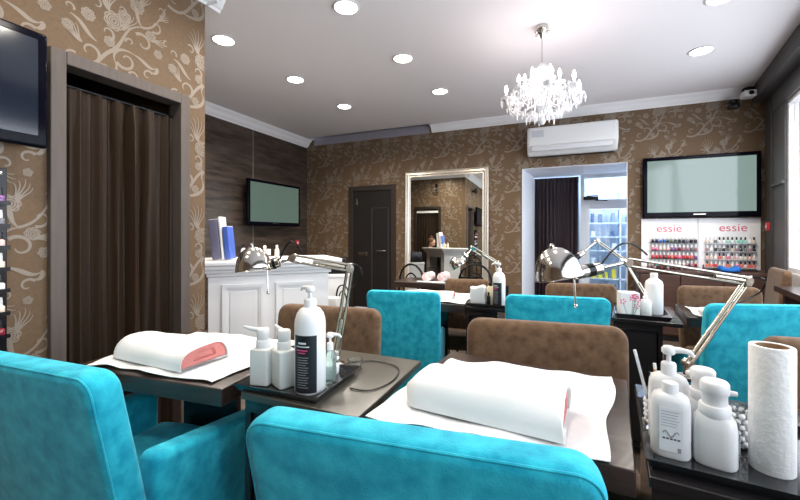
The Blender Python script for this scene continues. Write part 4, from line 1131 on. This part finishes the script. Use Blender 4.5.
def square_bottle(label, p, rz, s=1.0):
    o = thing('soap_dispenser', label, 'bottle', p, rz, 'square milky dispensers on the front-left tray')
    MB().rbox(-.030 * s, .030 * s, -.028 * s, .028 * s, 0, .112 * s, .006, 3).build('body', MILKY, o, True)
    MB().lathe([(.020, .111 * s), (.021, .115 * s), (.021, .135 * s), (.019, .137 * s)], n=18).build('collar', WPL, o, True)
    m = MB(); m.lathe([(.018, .137 * s), (.019, .14 * s), (.020, .165 * s), (.017, .17 * s)], n=18)
    m.tube([(0, 0, .163 * s), (-.035, 0, .166 * s), (-.065, 0, .172 * s)], [.009, .007, .004], 8)
    m.build('pump_head', WPL, o, True)
    return o
square_bottle('square milky pump dispenser on the left tray, the left one', (-.853, .908, .757), .2, 1.0)
square_bottle('square milky pump dispenser on the left tray, beside the tall bottle', (-.781, .920, .757), -.45, 1.0)
# things behind the tall bottle
cb_ = thing('spray_bottle', 'small clear green-tinted bottle with white pump behind tall bottle', 'bottle', (-.668, 1.0, .757))
MB().lathe([(.018, 0), (.02, .004), (.02, .085), (.010, .10)], n=18).build('body', GREENG, cb_, True)
m = MB(); pump(m, .10, .010, .035, .3, .9); m.build('pump', WPL, cb_, True)
jr = thing('cream_jar', 'small white jar at the foot of the left chrome lamp', 'jar', (-.70, 1.065, .757))
MB().lathe([(.018, 0), (.02, .003), (.02, .018)], n=20).build('pot', WPL, jr, True); MB().lathe([(.021, .018), (.021, .028), (.019, .030)], n=20).build('lid', WPLG, jr, True)
gj = thing('glass_dish', 'small clear glass dish beside the left chrome lamp foot', 'dish', (-.668, 1.155, .7505))
MB().lathe([(.012, 0), (.022, .004), (.027, .03), (.0245, .03), (.019, .007), (.002, .006)], n=20).build('bowl', GLASS, gj, True)

# right tray
def lotion(label, p, w, d, h, rz, nozzle=None, s=1, lab=False):
    o = thing('lotion_bottle', label, 'bottle', p, rz)
    MB().sqlathe([(.92, 0), (1, .006), (1, h * .80), (.97, h * .88), (.86, h * .95), (.62, h * .99), (.42, h)], n=36, e=3.2, sx=w / 2, sy=d / 2).build('body', WPL, o, True)
    m = MB()
    if nozzle is not None: pump(m, h * .99, .0145, .045, nozzle, 1.05)
    else: m.lathe([(.0145, h * .99), (.0145, h + .018), (.0135, h + .020)], n=18)
    m.build('pump' if nozzle is not None else 'cap', WPL, o, True)
    if lab:
        y = -d / 2 - .0005
        lb = MB().box(-w * .28, w * .28, y - .0006, y, h * .12, h * .80).build('label', mat('pale_label', (.74, .75, .77), .45), o)
        for k in range(6): MB().box(-w * .24, w * (.20 - .03 * (k % 3)), y - .0012, y - .0006, h * (.74 - k * .045), h * (.748 - k * .045)).build('print_line', GREYT, lb)
        pts = [(-w * .2 + w * .4 * i / 10, y - .0012, h * .40 + .006 * math.sin(i * .9)) for i in range(11)]
        MB().tube(pts, .0013, 5).build('wave_mark', GREYT, lb)
        m = MB()
        for i in range(5): m.box(-w * .2 + i * w * .09, -w * .2 + i * w * .09 + w * .06, y - .0012, y - .0006, h * .31, h * .335)
        m.build('brand_mark', mat('dark_grey_print', (.08, .08, .09), .5), lb)
        MB().box(w * .16, w * .24, y - .0012, y - .0006, h * .13, h * .2).build('code_mark', GREYT, lb)
    return o
face = lambda p: math.atan2(p[1], p[0]) - PI / 2
zt = .757
p = (.210, .957); lotion('white rounded bottle with grey printed label in the right tray', (*p, zt), .070, .050, .130, face(p) + .05, None, lab=True)
p = (.220, 1.016); lotion('taller white pump bottle standing behind the grey-labelled bottle', (*p, zt), .076, .050, .150, face(p), .05)
def foamer(label, p, s=1.0, noz=0.):
    o = thing('foam_dispenser', label, 'bottle', (*p, zt), face(p), 'white foam pumps in the right tray')
    MB().sqlathe([(.92, 0), (1, .005), (1, .072 * s), (.93, .09 * s), (.78, .098 * s)], n=30, e=3, sx=.036 * s, sy=.028 * s).build('body', WPL, o, True)
    MB().lathe([(.024 * s, .096 * s), (.026 * s, .10 * s), (.026 * s, .118 * s), (.024 * s, .12 * s)], n=24).build('collar', WPL, o, True)
    m = MB(); m.lathe([(.021 * s, .12 * s), (.021 * s, .14 * s), (.024 * s, .143 * s), (.024 * s, .162 * s), (.020 * s, .167 * s), (.004, .168 * s)], n=24)
    M = Matrix.Rotation(noz, 4, 'Z'); m.tube([M @ Vector((0, 0, .146 * s)), M @ Vector((.035 * s, 0, .146 * s))], [.008, .005], 8)
    m.build('pump_head', WPL, o, True)
    MB().lathe([(.0225 * s, .1225 * s), (.0225 * s, .137 * s)], n=20).build('clear_ring', MILKY, o, True) if 0 else None
    return o
foamer('white foam pump bottle standing in front, left of the paper roll', (.284, .953), 1.0, .1)
foamer('white foam pump bottle half hidden behind the front foam pump', (.290, 1.045), .97, 2.6)
pr = thing('paper_towel_roll', 'upright white embossed paper towel roll in the right tray', 'paper roll', (.380, .972, zt))
R_ = .0345; HR = .243
MB().lathe([(R_ - .001, 0), (R_, .002), (R_, HR - .002), (R_ - .001, HR), (.026, HR), (.026, HR - .03)], n=48).build('paper', PAPERR, pr, True)
MB().lathe([(.0255, .003), (.0255, HR - .001), (.0240, HR - .001), (.0240, HR - .025), (.001, HR - .026)], n=32).build('core', CARD, pr, True)
def crystal_cup(label, p, r, h):
    o = thing('crystal_cup', label, 'cup', (*p, zt))
    MB().lathe([(r * .8, 0), (r * .9, .004), (r, h), (r * .88, h), (r * .75, .008), (.001, .007)], n=20).build('bowl', GLASS, o, True)
    m = MB()
    for j in range(int(h / .012)):
        for i in range(10):
            a = 2 * PI * (i + .5 * (j % 2)) / 10; rr_ = r * (.93 + .07 * j * .012 / h)
            m.ball((rr_ * math.cos(a), rr_ * math.sin(a), .009 + j * .012), .0065, 4)
    g = m.build('knobs', CRYSTAL, o, True); g['kind'] = 'stuff'
    return o
crystal_cup('bumpy crystal cup of brushes at the left of the right tray', (.208, 1.088), .019, .072)
crystal_cup('bumpy crystal cup between foam pump and paper roll', (.356, 1.060), .024, .080)
for i, (dx, dy, lean, hh, m_, lb) in enumerate(((-.004, .0, -.26, .16, WPLG, 'grey nail file standing in the crystal cup'), (.006, .003, -.12, .10, mat('pale_blue_handle', (.45, .6, .75), .4), 'pale blue brush standing in the crystal cup'), (.010, -.004, -.10, .125, mat('orange_handle', (.7, .28, .08), .4), 'orange-handled stick standing in the crystal cup'))):
    o = thing('nail_brush', lb, 'brush', (.208 + dx, 1.088 + dy, zt + .012)); o.rotation_euler = (0, lean, .4)
    MB().rbox(-.0035, .0035, -.0015, .0015, 0, hh, .001, 1).build('handle', m_, o)
    MB().rbox(-.003, .003, -.0025, .0025, hh, hh + .015, .001, 1).build('tip', WPL, o)
smallbottle('polish_remover', (.325, .995, zt), .075, .014, GREENG, mat('teal_cap', (.02, .25, .35), .3), 'small green glass bottle left of the paper towel roll')

# middle tray (flower box, dropper, tall bottle)
fb = thing('tissue_box', 'white box printed with pink flowers on the middle cabinet', 'box', (.350, 2.515, zt), .12)
MB().rbox(-.048, .048, -.045, .045, 0, .13, .003, 1).build('carton', WPL, fb)
m = MB(); rf = random.Random(5); FL = mat('flower_pink', (.75, .12, .25), .5); FG = mat('flower_leaf', (.25, .42, .35), .5)
for k in range(6):
    cx, cz = rf.uniform(-.04, .04), rf.uniform(.05, .115)
    for j in range(5):
        a = 2 * PI * j / 5; m.mi(0).add([(cx + .004 * math.cos(a), -.0456, cz + .004 * math.sin(a)), (cx + .014 * math.cos(a - .4), -.0456, cz + .014 * math.sin(a - .4)), (cx + .017 * math.cos(a), -.0456, cz + .017 * math.sin(a)), (cx + .014 * math.cos(a + .4), -.0456, cz + .014 * math.sin(a + .4))], [(0, 1, 2, 3)])
    m.mi(1).add([(cx, -.0455, cz - .01), (cx + .004, -.0455, cz - .01), (cx * .5 + .004, -.0455, .01), (cx * .5, -.0455, .01)], [(0, 1, 2, 3)])
m.build('flower_print', [FL, FG], fb)
o = thing('dropper_bottle', 'small white bottle with pointed nozzle beside the flower box', 'bottle', (.434, 2.515, zt))
MB().lathe([(.028, 0), (.031, .005), (.031, .075), (.022, .09), (.012, .095)], n=22).build('body', MILKY, o, True)
MB().lathe([(.012, .094), (.012, .108), (.007, .112), (.0025, .145)], n=16).build('nozzle', WPL, o, True)
o = thing('lotion_bottle', 'tall plain white bottle beside the pointed dropper bottle', 'bottle', (.490, 2.59, zt))
MB().lathe([(.042, 0), (.045, .006), (.045, .17), (.040, .19), (.022, .205), (.018, .208)], n=30).build('body', WPL, o, True)
MB().lathe([(.019, .207), (.019, .235), (.017, .237)], n=18).build('cap', WPL, o, True)
# second row tray below the mirror
p = (-.375, 2.50); big_bottle('white pump bottle with black label below the mirror, second row', (*p, zt), r=.040, h=.215, loff=math.atan2(.375, 2.5), noz=3.1)
tag(MB().rbox(-.055, .045, -.04, .04, 0, .115, .014, 3, lambda q: (q.x + .004 * math.sin(q.z * 90), q.y, q.z * (1 + .06 * math.sin(q.x * 60))), k=4).build('cotton_pack', TOWEL, None, True, (-.5085, 2.52, zt)), 'white pack of cotton pads on the second-row tray', 'cotton pack')
o = thing('oil_bottle', 'cream bottle with black cap next to the cotton pack', 'bottle', (-.434, 2.53, zt))
MB().sqlathe([(.95, 0), (1, .004), (1, .11), (.7, .12)], n=20, e=4, sx=.024, sy=.02).build('body', CREAMP, o, True); MB().lathe([(.013, .119), (.013, .14)], n=14).build('cap', BLACKP, o, True)
smallbottle('oil_bottle', (-.438, 2.478, zt), .085, .012, BLACKP, BLACKP, 'small black bottle in front of the cream bottle')
tag(MB().rbox(-.03, .03, -.02, .02, 0, .12, .003, 1).build('black_box', BLACKP, None, False, (-.352, 2.575, zt)), 'small black box right of the second-row pump bottle', 'box')

# ------------------------------------------------------------------ chrome desk lamps
def desk_lamp(label, base, zt_, elbow, joint, head, hdir, hw=.075, hl=.085, stick=True, m_=CHROME, loop=True):
    t = thing('desk_lamp', label, 'desk lamp', (base[0], base[1], zt_), 0, 'jointed chrome desk lamps')
    O = Vector((base[0], base[1], zt_)); E_, J, H_ = Vector(elbow) - O, Vector(joint) - O, Vector(head) - O
    MB().lathe([(.03, 0), (.032, .004), (.03, .012), (.014, .016), (.012, .045), (.008, .05)], n=20).build('clamp_base', m_, t, True)
    b = Vector((0, 0, .05)); d = (E_ - b).normalized(); side = d.cross((J - E_).normalized()); side = side.normalized(); perp = side.cross(d).normalized()
    off = .009
    MB().tube([b + perp * off, E_ + perp * off], .0055, 8).tube([b - perp * off, E_ - perp * off * 1.0], .0055, 8).build('lower_arm', ROD, t, True)
    MB().tube([b + d * .01 + side * .008, b + d * .12 + side * .008], .0065, 10).build('spring', NICKEL, t, True)
    MB().tube([b - side * .014, b + side * .014], .013, 14).build('pivot', m_, t, True)
    el = MB(); el.tube([E_ - side * .010, E_ + side * .010], .014, 16); el.rbox(-.012, .012, -.006, .006, -.018, .018, .003, 1, M=Matrix.Translation(E_))
    el.build('elbow', m_, t, True)
    d2_ = (J - E_).normalized(); p2 = side.cross(d2_).normalized()
    MB().tube([E_ + p2 * .011, J + p2 * .011], .0045, 8).tube([E_ - p2 * .011, J - p2 * .011], .0045, 8).build('upper_arm', ROD, t, True)
    MB().tube([E_ + d2_ * .02 + side * .007, E_ + d2_ * .13 + side * .007], .006, 10).build('spring', NICKEL, t, True)
    MB().tube([J - side * .012, J + side * .012], .013, 14).ball(J, .012, 8).build('pivot', m_, t, True)
    # head: dome whose axis tilts; local +z = up through crown
    hd = Vector(hdir).normalized()
    nk = H_ + (J - H_).normalized() * hw * .75
    MB().tube([J, nk + (J - nk) * .55], .006, 8).tube([nk + (J - nk) * .50, nk + (J - nk) * .47, nk + (J - nk) * .02, nk - (J - nk) * .02], [.013, .0185, .0185, .014], 20).build('socket', m_, t, True)
    MB().tube([nk + (J - nk) * .34, nk + (J - nk) * .22], .0192, 20).build('socket_band', BLACKP, t, True)
    q = Vector((0, 0, 1)).rotation_difference(hd).to_matrix().to_4x4()
    prof = [(.004, hl), (.012, hl * .995), (.03 * hw / .075, hl * .93), (.05 * hw / .075, hl * .75), (.066 * hw / .075, hl * .48), (hw * .98, hl * .12), (hw, 0), (hw * 1.02, -.002), (hw * .985, -.003), (hw * .96, .0), (.063 * hw / .075, hl * .46), (.047 * hw / .075, hl * .72), (.004, hl * .96)]
    sh_ = MB().lathe(prof, n=36, M=Matrix.Translation(H_) @ q).build('shade', m_, t, True)
    MB().lathe([(.006, hl), (.008, hl + .006), (.004, hl + .012)], n=12, M=Matrix.Translation(H_) @ q).build('finial', m_, sh_, True)
    MB().ball((0, 0, 0), .028, 8, M=Matrix.Translation(H_ + hd * .025)).build('bulb', mat('frosted_bulb', (.8, .8, .78), .4), sh_, True)
    if stick:
        s0 = nk + Vector((0, 0, -.012)); MB().tube([s0, s0 + Vector((.004, 0, -.075))], .0025, 6).ball(s0 + Vector((.004, 0, -.08)), .006, 6).build('handle_stick', m_, t, True)
    if loop:
        P = []
        for i in range(17):
            a = PI * i / 16; P.append(J.lerp(nk, .35 * (1 - i / 16) if 0 else .5 - .9 * i / 16) + Vector((0, 0, .05 * math.sin(a) + .008)))
        MB().tube(P, .003, 6).build('cable', BLACKP, t, True)
        P = [E_ + Vector((0, 0, .01)), E_ + side * .01 + Vector((.03, .0, .012)), E_ + Vector((.045, .01, -.02)), E_ + Vector((.02, .015, -.05)), E_.lerp(b, .3)]
        P = [Vector(.5 * ((2 * P[i]) + (P[i + 1] - P[max(i - 1, 0)]) * t + (2 * P[max(i - 1, 0)] - 5 * P[i] + 4 * P[i + 1] - P[min(i + 2, 4)]) * t * t + (3 * P[i] - P[max(i - 1, 0)] - 3 * P[i + 1] + P[min(i + 2, 4)]) * t ** 3)) for i in range(4) for t in (0, .2, .4, .6, .8)]
        MB().tube(P, .0028, 6).build('cable', BLACKP, t, True)
    return t
# right lamp
bz = at_z(690, 398, .7505)
bz = (.352 - .02, 1.29)
desk_lamp('long-armed chrome desk lamp on the right, dome head over teal armchair', (at_d(688, 385, 1.22).x, at_d(688, 385, 1.22).y), .7505, at_d(747, 281, 1.20), at_d(627, 262, 1.13), at_d(559, 277, 1.08), Vector((-.22, -.02, 1)), .066, .086)
# left lamp
b1 = (-.735, 1.14)
desk_lamp('chrome desk lamp on the left, dome head before the reception desk', b1, .7505, at_d(350, 268, 1.345), at_d(292, 258, 1.31), at_d(254, 270, 1.29), Vector((-.12, 0, 1)), .060, .080)
# middle lamp on the middle cabinet
desk_lamp('folded chrome desk lamp behind the flower box, before the glazed door', (.50, 2.80), .7505, at_d(624, 260, 2.48), at_d(597, 241, 2.42), at_d(563, 268, 2.38), Vector((-.05, 0, 1)), .065, .11, stick=False, loop=False)
# lamp below the mirror
desk_lamp('silver desk lamp in front of the mirror, its head tilted down', (-.39, 2.68), .7505, at_d(497, 263, 2.52), at_d(472, 248, 2.45), at_d(458, 266, 2.38), Vector((-.55, -.25, .9)), .05, .06, stick=False, loop=False)
# trailing cable across the glossy top
cp = [(-.715, 1.165, .7535), (-.64, 1.235, .7535), (-.53, 1.21, .7535), (-.495, 1.10, .7535), (-.525, 1.0, .7535), (-.60, .99, .7535)]
cq = []
for i in range(len(cp) - 1):
    p_, q_, r_, s_2 = [Vector(cp[max(0, min(len(cp) - 1, i + d_))]) for d_ in (-1, 0, 1, 2)]
    for t in [k / 6 for k in range(6)]: cq.append(.5 * ((2 * q_) + (r_ - p_) * t + (2 * p_ - 5 * q_ + 4 * r_ - s_2) * t * t + (3 * q_ - p_ - 3 * r_ + s_2) * t ** 3))
tag(MB().tube(cq, .0022, 6).build('power_cable', RUBBER, None, True), 'thin dark cable curling over the glossy cabinet top', 'cable')

# ------------------------------------------------------------------ bentwood chairs, far things
def bentwood():
    t = thing('bentwood_chair', 'x', 'chair')
    def arch(w, h, y, z0, n=16): return [(w * math.cos(PI - PI * i / n) * 1.0, y, z0 + (h - z0) * (math.sin(PI * i / n) ** .55)) for i in range(n + 1)]
    MB().tube([(-.19, -.18, .002)] + [(-.19, -.18, .45)] + arch(.19, .88, -.20, .5)[1:-1] + [(.19, -.18, .45), (.19, -.18, .002)], .012, 10).build('back_frame', BLACKP, t, True)
    MB().tube(arch(.11, .78, -.195, .46), .009, 8).build('inner_hoop', BLACKP, t, True)
    MB().lathe([(.19, .44), (.20, .45), (.20, .465), (.18, .47)], n=28).build('seat', BLACKW, t, True)
    for x in (-.14, .14): MB().tube([(x, .13, .44), (x * 1.2, .17, .003)], .012, 8).build('leg', BLACKP, t, True)
    MB().tube([(.15 * math.cos(2 * PI * i / 20), .15 * math.sin(2 * PI * i / 20), .20) for i in range(20)], .007, 6, True).build('foot_ring', BLACKP, t, True)
    return t
bw = bentwood(); G3 = 'black bentwood chairs'
bw['label'] = 'black bentwood chair between the dark door and the mirror'; bw['group'] = G3; bw.location = (-1.62, 3.75, 0); bw.rotation_euler = (0, 0, math.radians(160))
dup(bw, 'black bentwood chair below the right half of the mirror', (-.86, 4.02, 0), math.radians(190))
dup(bw, 'black bentwood chair with a white cloth at the right end of the desk', (-2.46, 3.66, 0), math.radians(150), scale=(.9, .9, .70))
tag(MB().rbox(-.12, .12, -.012, .10, 0, .16, .01, 2).build('draped_cloth', TOWEL, None, True, (-2.46, 3.64, .335)), 'white cloth on the chair at the right end of the desk', 'cloth')
pn = thing('printer', 'dark printer on a white stand behind the reception desk', 'printer', (-2.67, 4.12, .72), .5)
MB().rbox(-.15, .15, -.14, .14, 0, .2, .015, 3).build('body', BLACKP, pn, True); MB().rbox(-.11, .11, -.145, -.135, .06, .12, .003, 1).build('paper_slot', GREYM, pn)
ps = thing('printer_stand', 'white low stand under the dark printer', 'stand', (-2.67, 4.12, 0), .5)
MB().rbox(-.18, .18, -.18, .18, .68, .72, .005, 1).build('top', DESKW, ps); MB().box(-.17, .17, -.17, .17, 0, .68).build('carcass', DESKW, ps)
ws = thing('wall_console', 'dark narrow table at the right edge below the window', 'table')
a_, b_, c_, d_ = wpt(1.42, .03), wpt(2.6, .03), wpt(2.6, .25), wpt(1.42, .25)
MB().prism([a_, b_, c_, d_], .745, .79).build('tabletop', WENGE, ws)
for t_ in (1.45, 2.5): 
    q = [wpt(t_, .05), wpt(t_ + .05, .05), wpt(t_ + .05, .20), wpt(t_, .20)]; MB().prism(q, 0, .744).build('leg', WENGE, ws)

# ------------------------------------------------------------------ daylight
w = bpy.data.worlds.new('World'); bpy.context.scene.world = w; w.use_nodes = True
bg = w.node_tree.nodes['Background']; bg.inputs[0].default_value = (.86, .93, 1.0, 1); bg.inputs[1].default_value = 2.1
def win_light(name, loc, direction, sx, sy, e, col):
    li = bpy.data.lights.new(name, 'AREA'); li.shape = 'RECTANGLE'; li.size = sx; li.size_y = sy; li.energy = e; li.color = col
    o = bpy.data.objects.new(name, li); C.objects.link(o); o.location = loc
    o.rotation_euler = Vector(direction).to_track_quat('-Z', 'Y').to_euler(); return o
for k in range(4):
    p = wpt(.685 + (k + .5) * 1.74, -.14)
    win_light('window_daylight', (p[0], p[1], 1.7), (WN.x, WN.y, -.15), 1.6, 1.5, 13, (.80, .88, 1))
win_light('lobby_daylight', (1.3, 7.0, 2.3), (-.2, .3, -1), 1.2, .6, 30, (.75, .87, 1))

# ------------------------------------------------------------------ camera and colour
cam = bpy.data.cameras.new('Camera'); co = bpy.data.objects.new('Camera', cam); C.objects.link(co)
co.location = (0, 0, EYE); co.rotation_euler = (PI / 2, 0, YAW)
cam.sensor_width = 36; cam.lens = 36 * FPX / 800; cam.shift_y = -16 / 800; cam.clip_start = .05
sc = bpy.context.scene; sc.camera = co
sc.view_settings.view_transform = 'Standard'; sc.view_settings.look = 'None'; sc.view_settings.gamma = 1; sc.view_settings.use_curve_mapping = False
sc.view_settings.exposure = .78
sc.cycles.max_bounces = 8; sc.cycles.diffuse_bounces = 5; sc.cycles.glossy_bounces = 4; sc.cycles.transmission_bounces = 6; sc.cycles.transparent_max_bounces = 8
sc.cycles.sample_clamp_indirect = 6; sc.cycles.use_denoising = True; sc.cycles.caustics_reflective = False; sc.cycles.caustics_refractive = False
